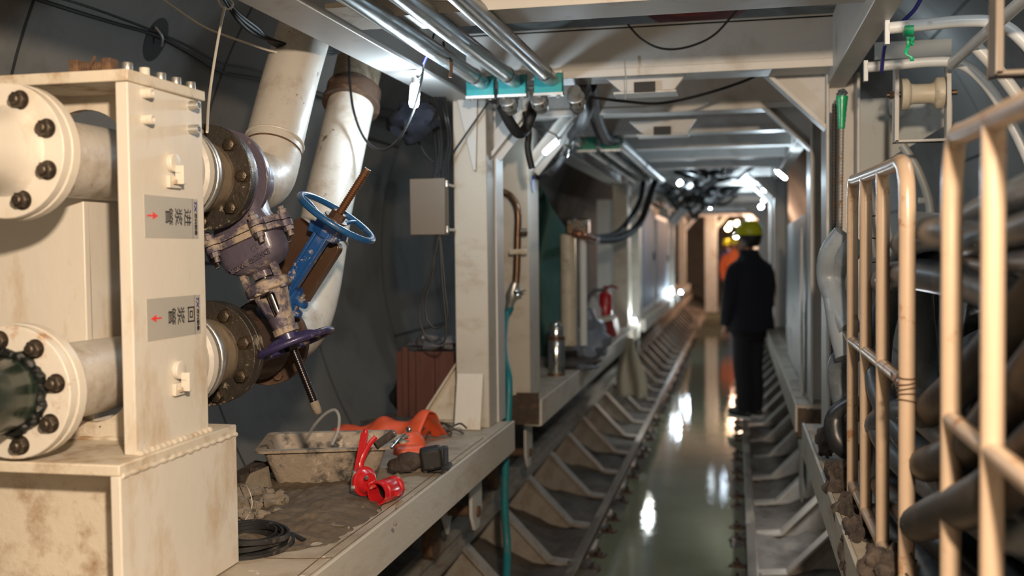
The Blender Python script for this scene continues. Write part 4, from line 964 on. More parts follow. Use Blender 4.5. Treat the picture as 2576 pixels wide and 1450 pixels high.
# deck plate seams and shims
m = MB()
for i in range(1): m.tube([A(735,1462,Z=ZT+.001), A(830,1385,Z=ZT+.001), A(1000,1262,Z=ZT+.001), A(1150,1150,Z=ZT+.001), A(1216,1102,Z=ZT+.001)], .0012, n=6)
m.tube([A(600,1402,Z=ZT+.001), A(740,1406,Z=ZT+.001), A(835,1404,Z=ZT+.001)], .001, n=6)
o = m.build('deck_seam', 'rust', gA)
rnd = random.Random(2)
for i, (a, b) in enumerate((((828,1312), (912,1272)), ((826,1320), (866,1324)), ((888,1284), (915,1276)))):
    m = MB(); m.bar(A(*a, Z=ZT+.012), A(*b, Z=ZT+.012), .006, .003); tag(m.build('wood_splinter', 'mudlump'), ('long thin splinter lying across the mud', 'short dark splinter at the edge of the mud', 'pale splinter beside the long one')[i], 'splinter')

# mortar tub (seen long side on)
c1, c2, c3, c4 = A(700,1230,Z=ZT), A(940,1222,Z=ZT), None, None
ang = atan2(c2.y-c1.y, c2.x-c1.x); ux = V((cos(ang), sin(ang), 0)); uy = V((-sin(ang), cos(ang), 0)); Lb = (c2-c1).length
cen = (c1+c2)/2+uy*.105
rimL = (A(1000,1132,Z=.955)-A(655,1135,Z=.955)).length
def tub_ring(hx, hy, z, r=.03, n=6):
    pts = []
    for sx_, sy_, q0 in ((1, 1, 0), (-1, 1, 90), (-1, -1, 180), (1, -1, 270)):
        for k in range(n):
            q = radians(q0+90*k/(n-1)); pts.append(cen+ux*(sx_*(hx-r)+r*cos(q))+uy*(sy_*(hy-r)+r*sin(q))+V((0, 0, z)))
    return pts
tb_ = thing('mortar_tub', 'mortar-crusted plastic mixing tub on the near deck', 'tub', cen)
hx, hy = Lb/2, .105; HX, HY, Ht = hx+.045, .15, .128
rings = [tub_ring(hx, hy, .002), tub_ring(hx+.006, hy+.006, .012), tub_ring(HX-.004, HY-.004, Ht-.012), tub_ring(HX-.002, HY-.002, Ht-.008), tub_ring(HX+.016, HY+.016, Ht-.008), tub_ring(HX+.018, HY+.018, Ht), tub_ring(HX-.010, HY-.010, Ht), tub_ring(hx-.006, hy-.006, .014)]
vs = [p for r in rings for p in r]; n = len(rings[0]); fs = []
for i in range(len(rings)-1):
    for k in range(n): fs.append((i*n+k, i*n+(k+1) % n, (i+1)*n+(k+1) % n, (i+1)*n+k))
fs += [tuple(range(n))[::-1], tuple(range((len(rings)-1)*n, len(rings)*n))]
for i_, v_ in enumerate(vs):
    if v_.z > ZT+Ht*.8: vs[i_] = v_+V((0, 0, .006*noise.noise(v_*12)))
m = MB(); m.add(vs, fs); m.build('tub_body', 'pan', tb_)
m = MB(); m.grid(lambda u, v: cen+ux*(-hx+.01+2*(hx-.01)*u)+uy*(-hy+.01+2*(hy-.01)*v)+V((0, 0, .02+.03*u*u+.012*noise.noise(V((u*6, v*6, 0))))), 24, 16); m.build('mortar_residue', 'mudlump', tb_)
m = MB(); e_ = cen+ux*(HX+.012)+V((0, 0, Ht-.003))
for k in range(4): m.lump(e_+uy*(-.05+.035*k)+ux*.02, (.03, .018, .006), k+60, .3, 8)
m.build('mortar_crust', 'pan', tb_)
# clear strap standing out of the tub
cable([A(772,1105,Z=.93), A(790,1072,Y=3.15), A(818,1042,Y=3.13), A(842,1032,Y=3.12), A(853,1050,Y=3.1), A(850,1085,Y=3.08), A(835,1120,Y=3.05)], 'clear plastic packing strap arching out of the tub', .005, 'glass', name='packing_strap', cat='strap')
cable([A(800,1085,Y=3.2), A(780,1100,Y=3.2)], 'short end of pale twine at the back rim of the tub', .002, 'cord', name='twine', cat='twine') if False else None
# trowel handle / brush in the tub
t = thing('brush', 'green-handled brush resting on the right rim of the tub', 'brush', A(955,1120,Z=.94))
m = MB(); a_, b_ = A(945,1122,Y=2.98), A(988,1092,Y=3.02); m.cyl(a_, b_, .0125, n=14); m.build('handle', 'greenhandle' if 'greenhandle' in M else 'rag', t)
m = MB(); m.lathe(b_, b_-a_, [(0, .0125), (.004, .0135), (.008, .010)], 14); m.build('handle_cap', 'hose', t)
t = thing('spoon', 'dull metal spoon handle leaning over the tub rim', 'spoon', A(1000,1115,Z=.94))
m = MB(); m.tube([A(985,1128,Y=2.99), A(1005,1105,Y=3.03), A(1018,1092,Y=3.05)], .004, n=8); m.lump(A(1028,1082,Y=3.06), (.010, .006, .010), 2, .05, 8); m.build('spoon_body', 'chrome', t)

# red butterfly-valve pliers: two levers, disc body and grooved pipe stub
rv = thing('lever_valve', 'bright red lever valve with two handles leaning on the tub', 'valve', A(910,1250,Z=ZT))
c = A(920, 1212, Y=2.83); ax = V((.86, -.48, .05)).normalized()
m = MB(); m.lathe(c-ax*.012, ax, [(0, .036), (.003, .043), (.009, .043), (.012, .036), (.02, .032), (.028, .026)], 36); m.build('disc_body', 'red', rv)
m = MB(); m.lathe(c-ax*.016, ax, [(0, .042), (.003, .0435)], 36); m.build('gasket', 'zinc', rv)
m = MB(); m.bar(A(902,1240,Y=2.82), A(896,1185,Y=2.83), .016, .012); m.bar(A(898,1195,Y=2.83), A(918,1090,Y=2.88), .022, .011, up=(0, -1, .3)); m.lump(A(919,1092,Y=2.885), (.009, .007, .016), 1, .05, 8); m.build('lever', 'red', rv, bevel=.002)
m = MB(); m.tube([A(914,1196,Y=2.83), A(908,1172,Y=2.84), A(916,1145,Y=2.85), A(930,1118,Y=2.87), A(946,1100,Y=2.885)], lambda t: .0105-.003*t, n=10, flat=.7); m.build('lever', 'red', rv)
m = MB(); m.hexa(A(893,1196,Y=2.815), (0, 0, 1), .011, .012); m.hexa(A(893,1228,Y=2.80), (-1, -.3, 0), .009, .012); m.hexa(A(920,1202,Y=2.79), (.8, -.5, 0), .006, .008); m.build('bolt', 'zinc', rv)
m = MB(); m.bar(A(925,1222,Y=2.82), A(945,1215,Y=2.83), .03, .022); m.build('link', 'red', rv, bevel=.003)
cs = A(948, 1237, Y=2.80); axs = (A(990,1212,Y=2.88)-cs).normalized(); axs.z = 0; axs.normalize()
cs.z = ZT+.036
m = MB(); m.lathe(cs, axs, [(0, .029), (0, .034), (.008, .0345), (.012, .031), (.018, .031), (.022, .0345), (.065, .0345), (.07, .031), (.076, .031), (.08, .0345), (.092, .034), (.092, .029)], 40, closed=True); m.bar(cs+axs*.045+V((.03, 0, -.005)), cs+axs*.045+V((.045, 0, -.005)), .03, .012); m.build('pipe_stub', 'red', rv)
m = MB(); m.lathe(cs, axs, [(.05, .001), (.05, .030)], 32); m.build('bore_plug', 'black', rv)

# orange gear behind the tub
def cone_hat(c, r, h, label, tilt=(0, 0, 1)):
    t = thing('safety_helmet', label, 'helmet', c); a = V(tilt).normalized()
    m = MB(); m.lathe(c, a, [(0, r*1.12), (.006, r*1.10), (.012, r)]+[(h*sin(q*pi/20), r*cos(q*pi/20)) for q in range(1, 11)], 36); m.build('shell', 'orange', t)
    return t
og = A(1010, 1130, Z=ZT); 
t = thing('orange_bib', 'orange-red plastic cover crumpled behind the mortar tub', 'cover', A(900,1100,Z=ZT))
m = MB()
def cov(u, v):
    a_, b_ = A(815, 1120, Z=ZT), A(1050, 1132, Z=ZT)
    q = a_.lerp(b_, u)+V((.05, .26, 0))*v; q.z = ZT+.012+.085*sin(pi*min(1, v*1.1))*(.4+.8*u)*(1+.22*sin(u*14+v*3))+.012*noise.noise(V((u*7, v*6, 0)))
    return q
m.grid(cov, 40, 24); m.build('sheet', 'orange', t, thick=.003)
m = MB(); c = A(1030, 1140, Z=ZT); c.z = ZT
m.lathe(A(1032, 1141, Z=ZT), (0, 0, 1), [(0, .060), (.006, .062), (.02, .060), (.055, .050), (.078, .030), (.085, .0)], 32); m.build('dome', 'orange', t)
m = MB(); m.lathe(A(1000, 1142, Z=ZT+.03), (1, .3, .0), [(0, .030), (.08, .030), (.09, .026)], 24); m.build('sleeve', 'orange', t)
# angle grinder
gr_ = thing('angle_grinder', 'dusty black angle grinder lying behind the deck edge', 'grinder', A(1060,1180,Z=ZT))
g0_, g1_ = A(1000,1168,Z=ZT+.035), A(1100,1150,Z=ZT+.055)
gax = (g1_-g0_)
m = MB(); m.lathe(g0_, gax, [(0, .018), (.01, .030), (.04, .034), (.06, .028), (.075, .022), (gax.length*.62, .022)], 24); m.lump(g0_+V((0, 0, -.006)), (.034, .03, .028), 2, .12, 10); m.build('gear_head', 'ragdust' if 'ragdust' in M else 'rag', gr_)
g2_ = g0_+gax*.58
m = MB(); m.bar(g2_, g1_+gax*.12, .075, .07); m.build('motor_housing', 'black', gr_, bevel=.010)
m = MB(); m.box(tuple(g1_+gax*.13+V((-.01, -.03, -.03))), tuple(g1_+gax*.13+V((.014, .03, .03)))); m.build('battery', 'black', gr_, bevel=.006)
hose([g1_+V((.02, -.01, -.05)), A(1132,1168,Z=ZT+.006), A(1120,1184,Z=ZT+.006), A(1075,1186,Z=ZT+.006)], .008, 'black', 'short black cable curled in front of the grinder', 'cable', name='cable', n=8)
for i, (px, py, r) in enumerate(((1025,1184,.012), (1052,1182,.015), (1012,1178,.010), (1000,1198,.008))):
    m = MB(); m.lump(A(px, py, Z=ZT+r*.6), r, i+80, .3, 8); tag(m.build('pebble', 'mudlump'), 'pale pebble lying by the grinder', 'pebble', 'pebbles by the grinder')
# dark plastic lid and straw rope
m = MB(); m.lump(A(1000,1068,Z=ZT+.02), (.13, .09, .022), 8, .25, 14, flatbottom=True); tag(m.build('rubber_mat', 'rag'), 'folded dark rubber mat behind the orange cover', 'mat')
rnd = random.Random(4)
c = A(1075,1092,Z=ZT+.01); m = MB()
for i in range(26):
    q = rnd.uniform(0, 6.28); p0 = c+V((rnd.uniform(-.11, .11), rnd.uniform(-.08, .08), rnd.uniform(0, .03)))
    m.tube([p0, p0+V((cos(q)*.04, sin(q)*.03, .012)), p0+V((cos(q)*.08, sin(q)*.08, .0))], .004, n=6, sm=4)
tag(m.build('rope_heap', 'hosebrown'), 'tangled heap of muddy rope by the column gusset', 'rope', kind='stuff')
# wooden crate behind
wc = thing('wooden_crate', 'dark reddish wooden crate standing behind the near column', 'crate', A(1060,1045,Z=ZT))
x0, z0, x1, z1 = A(998,1040,Y=4.35).x, ZT, -1.12, A(1050,885,Y=4.35).z
for i in range(4):
    xa = x0+(x1-x0)*i/4; m = MB(); m.box((xa+.001, 4.35, z0), (xa+(x1-x0)/4-.001, 4.37, z1)); m.build('plank', 'wood', wc, bevel=.002)
m = MB(); m.box((x0, 4.37, z0), (x1, 4.7, z1-.02)); m.build('body', 'wood', wc)
m = MB(); m.box((x0+.035, 4.33, z0), (x0+.06, 4.35, z1+.02)); m.build('batten', 'wood', wc, bevel=.002)
m = MB(); m.lump((x0+.14, 4.5, z1+.03), (.12, .10, .04), 9, .3, 12); tag(m.build('plastic_sheet', 'plasticbag'), 'crumpled grey sheet lying on the wooden crate', 'sheet')
m = MB(); m.lump((x0-.03, 4.6, ZT+.07), (.07, .12, .09), 19, .15, 12); tag(m.build('black_sack', 'black'), 'black sack slumped left of the wooden crate', 'sack')
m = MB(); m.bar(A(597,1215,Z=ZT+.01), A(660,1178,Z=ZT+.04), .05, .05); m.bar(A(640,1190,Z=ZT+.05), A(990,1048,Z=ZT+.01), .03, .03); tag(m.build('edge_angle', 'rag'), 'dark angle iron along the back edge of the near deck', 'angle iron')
# white block seen between the pipes behind the stand
m = MB(); q0 = A(222,835,Y=2.75); q1 = A(300,735,Y=2.75); m.box((q0.x, 2.75, ZT), (q1.x+.05, 2.9, q1.z)); tag(m.build('foam_block', 'white', bevel=.02), 'pale block standing behind the pipe stand, seen between the pipes', 'block')

# ------------------------------------------------------------------ second gantry deck
fl = thing('vacuum_flask', 'steel vacuum flask with bronze bands on the second deck', 'flask', A(1398,950,Z=ZT))
c = A(1400, 945, Z=ZT); r = 24*c.y/2600*.92; H = (948-812)/2600*(c.y*.977+.25)
m = MB(); m.lathe(c, (0, 0, 1), [(.0, r*.95), (.02, r), (H*.66, r), (H*.69, r*.9)], 32); m.build('body', 'chrome', fl)
m = MB(); m.lathe(c, (0, 0, 1), [(H*.70, r*.82), (H*.9, r*.80), (H*.97, r*.6), (H, r*.2)], 32); m.build('cap', 'chrome', fl)
m = MB(); m.lathe(c, (0, 0, 1), [(H*.655, r*1.03), (H*.72, r*1.03), (H*.73, r*.9)], 32); m.lathe(c, (0, 0, 1), [(0, r*1.03), (H*.05, r*1.03)], 32); m.build('band', 'nylonband' if 'nylonband' in M else 'brown', fl)
def item(px, py, rad, mt, name, label, cat, seed=1, amp=.3, Z=None, fb=True):
    p = A(px, py, Z=ZT+rad[2]*.5 if Z is None else Z); m = MB(); m.lump(p, rad, seed, amp, 14, flatbottom=fb); return tag(m.build(name, mt), label, cat)
item(1455, 868, (.17, .30, .19), 'plasticbag', 'plastic_bag', 'crumpled grey plastic bag behind the steel flask', 'bag', 3)
item(1470, 900, (.05, .06, .035), 'cap', 'blue_cap', 'small bright blue bag lying in front of the grey plastic bag', 'bag', 5, .2)
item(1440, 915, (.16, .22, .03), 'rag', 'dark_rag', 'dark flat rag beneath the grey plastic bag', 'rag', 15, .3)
item(1475, 925, (.07, .10, .018), 'plasticbag', 'paper_scrap', 'pale scrap at the front of the second deck', 'paper', 25, .3)
m = MB(); q = A(1515, 850, Y=8.6)
m.prism([A(1462,808,Y=8.7), A(1540,800,Y=8.7), A(1552,855,Y=8.6), A(1490,850,Y=8.6)], (0, .35, 0)); tag(m.build('tray', 'darkred', bevel=.02), 'dark red tray tilted beneath the fire extinguisher', 'tray')
m = MB(); m.prism([A(1460,812,Y=8.6), A(1535,796,Y=8.6), A(1540,806,Y=8.6), A(1470,822,Y=8.6)], (0, .3, 0)); tag(m.build('paper_stack', 'clothwhite'), 'white papers lying in the dark red tray', 'papers')
fe = thing('fire_extinguisher', 'red fire extinguisher standing beside the bright column', 'extinguisher', A(1522,805,Y=9.0))
b0_ = A(1523, 808, Y=9.0); tp = A(1521, 735, Y=9.0); h = (tp-b0_).length; r = 17/2600*8.9
m = MB(); m.lathe(b0_, (0, 0, 1), [(0, r*.95), (.02, r), (h*.9, r), (h*.97, r*.8), (h*1.04, r*.35)], 28); m.build('cylinder', 'red', fe)
m = MB(); m.lathe(b0_+V((0, 0, h*1.02)), (0, 0, 1), [(0, r*.3), (.05, r*.3)], 12); m.tube([b0_+V((0, 0, h*1.1)), b0_+V((r, 0, h*1.2)), b0_+V((r*1.9, 0, h*1.12))], .012, n=8); m.build('handle', 'darkred', fe)
m = MB(); m.tube([b0_+V((0, -.01, h*1.08)), b0_+V((-r*1.8, -.02, h*1.0)), b0_+V((-r*2.3, -.02, h*.55)), b0_+V((-r*1.6, -.02, h*.1))], .013, n=8); m.build('discharge_hose', 'hose', fe)
m = MB(); m.lathe(A(1492,806,Y=8.8), (0, 0, 1), [(0, .075), (.10, .07), (.16, .04), (.20, .02)], 16); tag(m.build('plastic_jug', 'whitetube'), 'pale plastic jug left of the fire extinguisher', 'jug')
m = MB()
def drape(u, v):
    a_ = A(1555+50*u, 840, Y=9.0); z = a_.z-.02-.52*v; return V((a_.x+.10*u*v+.02*sin(v*6+u*4), 9.0-.25*u+.05*sin(u*12+v*3)*v, z))
m.grid(drape, 24, 20); tag(m.build('hanging_cloth', 'clothwhite', thick=.01), 'cream cloth draped over the deck end below the glaring lamp', 'cloth')
m = MB()
def gm(u, v):
    zt, zb = 2.0-.9*abs(u-.45)**1.5, .85; x = -1.62+.55*u
    return V((x+.05*sin(v*5+u*3), 6.6+.09*sin(u*14)+.1*v*noise.noise(V((u*4, v*4, 0))), zt+(zb-zt)*v))
m.grid(gm, 40, 30); tag(m.build('green_tarp', 'greenmesh', thick=.008), 'dark green tarp hanging behind the hydraulic cylinders', 'tarp')
m = MB(); m.box((-1.40, 7.3, .83), (-1.0, 7.45, 2.0)) if False else m.lump((-1.5, 6.4, 1.6), (.10, .1, .35), 3, .2, 10); tag(m.build('dark_bundle', 'black'), 'dark vertical bundle left of the green tarp', 'bundle')
for i, (px, w_, mt, ptop) in enumerate(((1431, .10, 'galvwarm' if 'galvwarm' in M else 'nylon', 590), (1449, .035, 'chrome', 598), (1468, .045, 'whitetube', 600))):
    b_ = A(px, 830, Y=6.45); tq = A(px, ptop, Y=6.45); m = MB(); m.cyl((b_.x, 6.45, b_.z-.1), (b_.x, 6.45, tq.z), w_/2, n=20)
    tag(m.build('hydraulic_cylinder', mt), ('thick brown-grey upright cylinder in front of the green tarp', 'slim chrome rod beside the thick upright cylinder', 'slim white upright tube right of the chrome rod')[i], 'cylinder')
t = thing('valve_block', 'dark valve block with bolts on top of the upright cylinders', 'valve', A(1450,580,Y=6.4))
m = MB(); q0, q1 = A(1425,592,Y=6.4), A(1480,550,Y=6.4); m.box((q0.x, 6.38, q0.z), (q1.x, 6.5, q1.z)); m.build('block', 'bolt', t, bevel=.01)
m = MB()
for px, py in ((1435,560), (1448,556), (1465,566), (1450,575), (1475,560)): m.hexa(A(px, py, Y=6.38), (0, -1, 0), .016, .03)
m.build('bolt', 'chrome', t)
M['copper'] = mat('copper_pipe', (.35, .16, .09), .35, .7)
hose([A(1442,585,Y=6.33), A(1465,592,Y=6.33), A(1492,602,Y=6.5)], .022, 'copper', 'copper-coloured elbow joining the black hoses to the valve block', 'pipe', name='copper_elbow')
hose([A(1492,602,Y=6.5), A(1500,604,Y=7.0), A(1500,603,Y=7.9)], .024, 'black', 'black hose tail between the copper elbow and the sweeping hoses', n=12)

# ------------------------------------------------------------------ right side railings
RX = .32
def railing(y0, y1, ys, ztop, label, zlo, mid=1.285, low=.875):
    t = thing('safety_railing', label, 'railing', (RX, (y0+y1)/2, ZD)); r = .0155
    def zt(y): return ztop[0]+(ztop[1]-ztop[0])*(y-y0)/(y1-y0)
    m = MB(); c = .05
    m.tube([(RX, y1, zlo), (RX, y1, zt(y1)-.25), (RX, y1, zt(y1)-.09), (RX, y1-.012, zt(y1)-.03), (RX, y1-.045, zt(y1)), (RX, y1-.15, zt(y1-.15)), (RX, y0+.2, zt(y0+.2)), (RX, y0+.07, zt(y0+.07)), (RX, y0+.02, zt(y0)-.025), (RX, y0, zt(y0)-.08), (RX, y0, zt(y0)-.25), (RX, y0, zlo)], r, n=18, sm=8)
    m.build('outer_frame', 'ivory', t)
    for y in ys:
        m = MB(); m.cyl((RX, y, zlo), (RX, y, zt(y)), r*.95, n=18); m.build('baluster', 'ivory', t)
    for z in (mid, low):
        m = MB(); m.cyl((RX, y0, z), (RX, y1, z), r*.9, n=18); m.build('horizontal_rail', 'ivory', t)
    return t
r1_ = railing(2.10, 3.06, (2.75, 2.44), (1.715, 1.735), 'cream tubular safety railing on the right, farther panel with wire tie', ZD)
r2_ = railing(.80, 1.68, (1.42, 1.11), (1.705, 1.712), 'cream tubular safety railing at the far right, closest to the camera', ZD)
# wire tie on the near post of the far panel
m = MB()
for k in range(5):
    zz = 1.30-.012*k; m.tube([(RX+.018*cos(2*pi*i/10), 2.10+.018*sin(2*pi*i/10)*1.0+.0, zz+.004*sin(2*pi*i/10+k)) for i in range(10)], .0014, n=6, closed=True, sm=3)
m.tube([(RX-.017, 2.09, 1.28), (RX-.02, 2.16, 1.30), (RX-.015, 2.19, 1.285)], .0014, n=6); m.tube([(RX-.017, 2.10, 1.30), (RX-.02, 2.15, 1.27), (RX+.01, 2.18, 1.27)], .0014, n=6)
tag(m.build('wire_tie', 'rust'), 'rusty wire twisted round the railing post', 'wire')
m = MB(); m.tube([(RX+.005, 2.085, .96), (RX+.016, 2.09, .93), (RX+.012, 2.088, .90), (RX-.004, 2.085, .92)], .003, n=6); tag(m.build('wire_tie', 'rag'), 'dark frayed string stuck to the lower railing post', 'string')
for k, z in enumerate((1.60, 1.48, 1.36, 1.20, 1.08, .98)):
    m = MB(); m.tube([(RX+.03+.03*cos(q), 2.80+.03*sin(q), z+.03*sin(q)) for q in [i*.7 for i in range(9)]], .0018, n=6, closed=True, sm=3); tag(m.build('wire_loop', 'rust'), 'thin wire loop tying the grey hoses to the railing', 'wire', 'wire loops on the hoses')

# ------------------------------------------------------------------ coiled hoses behind the railing
def loop(cx, cy, cz, a, b, r, mt, label, group, tilt=0., n_=26, seed=0, e=.8):
    pts = []
    for i in range(n_):
        q = 2*pi*i/n_; cc, ss = cos(q), sin(q)
        y = cy+a*(abs(cc)**e)*(1 if cc > 0 else -1); z = cz+b*(abs(ss)**e)*(1 if ss > 0 else -1)
        x = cx+tilt*(y-cy)+.015*sin(q*3+seed)+.02*noise.noise(V((q, seed, 0)))
        pts.append(V((x, y+.02*noise.noise(V((q*1.5, seed, 5))), z+.02*noise.noise(V((q*1.5, 9, seed))))))
    m = MB(); m.tube(pts, r, n=18, closed=True, sm=4); return tag(m.build('hose_coil', mt), label, 'hose', group)
G = 'grey hoses coiled behind the right railing'
spec = [(.375, 2.50, 1.33, .72, .24, .034, 'hose'), (.375, 2.46, 1.27, .74, .22, .034, 'hose'), (.45, 2.46, 1.31, .70, .27, .036, 'hose'), (.52, 2.44, 1.28, .68, .27, .036, 'hose'),
        (.38, 2.36, 1.03, .86, .16, .034, 'hose'), (.45, 2.40, 1.00, .84, .13, .034, 'hosedark'), (.53, 2.42, 1.12, .78, .24, .036, 'hose'), (.60, 2.4, 1.2, .72, .27, .036, 'hosedark'), (.385, 2.40, .915, .90, .05, .032, 'hosedark')]
for i, (x, y, z, a, b, r, mt) in enumerate(spec):
    loop(x+.02, y-.42+.22*(i % 2), z, a*.98, b, r, mt, ('bluish-grey' if mt == 'hose' else 'dark')+' thick hose coil stacked behind the right railing', ('grey' if mt == 'hose' else 'dark')+' hose coils behind the right railing', tilt=-.05, seed=i)
# dark interior and crossing hoses at upper right
def hh(pts, r, mt, label, **k): return hose(pts, r, mt, label, n=16, **k)
hh([A(2480,560,Y=1.9), A(2420,585,Y=2.15), A(2350,600,Y=2.5), A(2290,640,Y=2.9)], .024, 'hosedark', 'dark hose crossing behind the railing tops, lowest of the crossing ones')
hh([A(2700,440,Y=1.35), A(2576,487,Y=1.6), A(2480,530,Y=1.8), A(2400,570,Y=2.0), A(2300,560,Y=2.6)], .026, 'hose', 'blue-sheened grey hose rising to the right edge, topmost')
hh([A(2720,520,Y=1.3), A(2576,575,Y=1.5), A(2500,590,Y=1.65), A(2420,612,Y=1.85), A(2330,600,Y=2.5)], .022, 'hose', 'blue-sheened hose just under the topmost crossing one')
hh([A(2700,660,Y=1.3), A(2576,650,Y=1.6), A(2500,660,Y=1.8), A(2420,640,Y=2.1)], .022, 'hosedark', 'dark hose below the blue-sheened pair at the right edge')
hh([A(2750,560,Y=1.5), A(2600,760,Y=1.6), A(2530,850,Y=1.65), A(2400,985,Y=1.9), A(2330,1040,Y=2.2)], .034, 'hosebrown', 'muddy brown hose slanting up to the right edge, upper')
hh([A(2800,700,Y=1.35), A(2640,900,Y=1.4), A(2540,1020,Y=1.5), A(2440,1130,Y=1.7), A(2330,1170,Y=2.1)], .034, 'hosebrown', 'muddy brown hose slanting up to the right edge, middle')
hh([A(2800,1000,Y=1.3), A(2640,1110,Y=1.4), A(2500,1240,Y=1.5), A(2380,1290,Y=1.8), A(2310,1320,Y=2.1)], .036, 'hosebrown', 'muddy brown hose slanting up to the right edge, lowest')
for i in range(6):
    hh([(.50+.06*i, .6, 1.0+.08*(i % 3)), (.50+.05*i, 1.3, .90+.05*i), (.47+.05*i, 2.0, .88+.03*i), (.48+.05*i, 2.9, 1.0)], .034, 'hosebrown' if i % 2 else 'hosedark', 'dark muddy hose lying low behind the closest railing', group='low hoses on the right deck')
m = MB(); m.lump((.86, 2.2, 1.15), (.16, .9, .42), 12, .15, 16); tag(m.build('coil_shade', 'black'), 'black lump added for the shade inside the hose coils', 'sheet')  # dark gap between the coils, its shade drawn as a black lump
# rags on the right deck edge
for i, (px, py, r, sd) in enumerate(((2078,1112,(.03,.05,.05),1), (2110,1215,(.045,.06,.06),2), (2135,1290,(.04,.05,.05),3), (2160,1345,(.035,.05,.045),4), (2165,1400,(.045,.05,.05),5), (2230,1440,(.05,.05,.05),6))):
    p = A(px, py, X=.30); m = MB(); m.lump(p, r, sd+30, .28, 20, 2.2)
    tag(m.build('muddy_rag', 'rag'), ('small muddy rag at the foot of the rebar rods', 'muddy rag hanging over the right deck edge, highest of the pile', 'muddy rag pinched under the railing end', 'small muddy rag between two bigger ones at the railing foot', 'muddy rag balled up on the right deck edge', 'muddy rag at the bottom edge of the photo behind the railing')[i], 'rag')
# hose between column and railing
hose([A(2125,590,Y=3.3), A(2090,640,Y=3.32), A(2085,700,Y=3.35), A(2115,780,Y=3.3), A(2140,830,Y=3.25)], .036, 'hoselit', 'grey hose with bulb light in its colour bulging out left of the railing, topmost bend')
hose([A(2150,620,Y=3.25), A(2100,690,Y=3.35), A(2105,790,Y=3.3), A(2130,900,Y=3.25)], .034, 'hoselit', 'grey hose with bulb light in its colour just under the topmost bend')
hose([A(2150,880,Y=3.3), A(2112,920,Y=3.35), A(2120,1000,Y=3.35), A(2150,1050,Y=3.3)], .036, 'hose', 'grey hose bend left of the railing, middle one')
hose([A(2160,1010,Y=3.3), A(2105,1050,Y=3.32), A(2110,1110,Y=3.3), A(2160,1150,Y=3.3)], .034, 'hosedark', 'grey hose bend left of the railing, lowest')
cable([A(2108,812,Y=3.4), A(2128,850,Y=3.2), A(2140,875,Y=3.1)], 'thin yellowish cord between the rebar and the railing', .004, 'nylon', name='cord')

# ------------------------------------------------------------------ rebar rods by the right column
def rebar(xp, y, z0, z1, lean, label, tapes, mt='rust'):
    t = thing('rebar_rod', label, 'rod', (xp, y, z0)); L_ = z1-z0
    prof = [(0, .008)]; k = .012
    while k < L_: prof += [(k-.004, .008), (k-.0025, .0098), (k, .0098), (k+.0015, .008)]; k += .012
    prof.append((L_, .008)); m = MB(); m.lathe((xp, y, z0), (lean, 0, 1), prof, 10); m.build('bar', mt, t)
    for (za, zb, r0, r1) in tapes:
        m = MB(); a_ = V((lean, 0, 1)).normalized(); zz = [za+(zb-za)*i/12 for i in range(13)]
        m.lathe(V((xp, y, z0)), a_, [(q-z0, r0+(r1-r0)*i/12+.0015*(i % 2)) for i, q in enumerate(zz)], 16); m.build('green_tape', 'green', t)
    return t
M['rebar'] = mat('weathered_rebar', (.34, .31, .27), .5, .5, (.30, .15, .07), .28, 30); M['rebardark'] = mat('dark_rebar', (.06, .055, .05), .6, .5, (.15, .09, .05), .25, 30)
p = A(2107, 1000, Y=3.95); pt_ = A(2117, 300, Y=3.95)
rebar(p.x-.002, 3.95, ZT, A(2117,245,Y=3.95).z, (pt_.x-p.x)/(pt_.z-p.z), 'weathered rebar rod taped green at its top beside the right column', [(A(2116,325,Y=3.95).z, A(2117,242,Y=3.95).z, .0105, .021)], 'rebar')
p = A(2094, 1000, Y=4.0)
rebar(p.x, 4.0, ZT, A(2097,262,Y=4.0).z, 0.006, 'darker rebar rod against the right column with two green tape marks', [(A(2094,605,Y=4.0).z, A(2094,580,Y=4.0).z, .0115, .0115), (A(2094,815,Y=4.0).z, A(2094,790,Y=4.0).z, .0115, .0115)], 'rebardark')
m = MB(); m.lump(A(2117,236,Y=3.95), (.018, .018, .014), 3, .3, 10); tag(m.build('rag_plug', 'hose'), 'grey rag plug wedged on top of the green tape', 'rag')

# ------------------------------------------------------------------ upper right: tube cage, cable roller, tape
def cage(y, label, k=.585, xb=.68):
    z = 1.55+k; m = MB()
    m.tube([(.41, y, z), (.50, y, z+.004), (xb-.08, y, z+.008), (xb, y, z), (xb+.06, y, z-.04), (xb+.13, y, z-.14), (xb+.22, y, z-.34), (xb+.28, y, z-.60), (xb+.30, y, z-.9)], .0165, n=14); m.box((.40, y-.012, z-.045), (.412, y+.012, z+.02))
    return tag(m.build('cage_hoop', 'whitetube'), label, 'hoop', 'bent white tube hoops of the side cage')
cage(3.02, 'bent white tube hoop of the side cage, nearer, with green tape on it', .60)
cage(3.50, 'bent white tube hoop of the side cage, passing over the cable roller', .575)
cage(2.45, 'bent white tube hoop of the side cage, partly out at the right edge', .60)
m = MB(); m.cyl((.665, 1.4, 2.135), (.665, 3.5, 2.125), .0165, n=14); tag(m.build('cage_tube', 'whitetube'), 'long white tube joining the bent hoops at upper right', 'tube')
m = MB(); m.tube([(.68, 3.22, 2.12), (.76, 3.22, 2.02), (.84, 3.22, 1.88), (.93, 3.22, 1.62), (.96, 3.2, 1.3)], .018, n=14); tag(m.build('cage_brace', 'whitetube'), 'bright white brace tube between the two bent hoops', 'tube')
gtb = thing('green_ribbon', 'green tape ribbon tied on the upper bent white tube', 'ribbon', A(2285,100,Y=3.0))
m = MB(); c = A(2285, 74, Y=3.02); m.lathe(c+V((-.012, 0, 0)), (1, 0, 0), [(0, .018), (.012, .0185), (.024, .018)], 16); m.build('wrap', 'green', gtb)
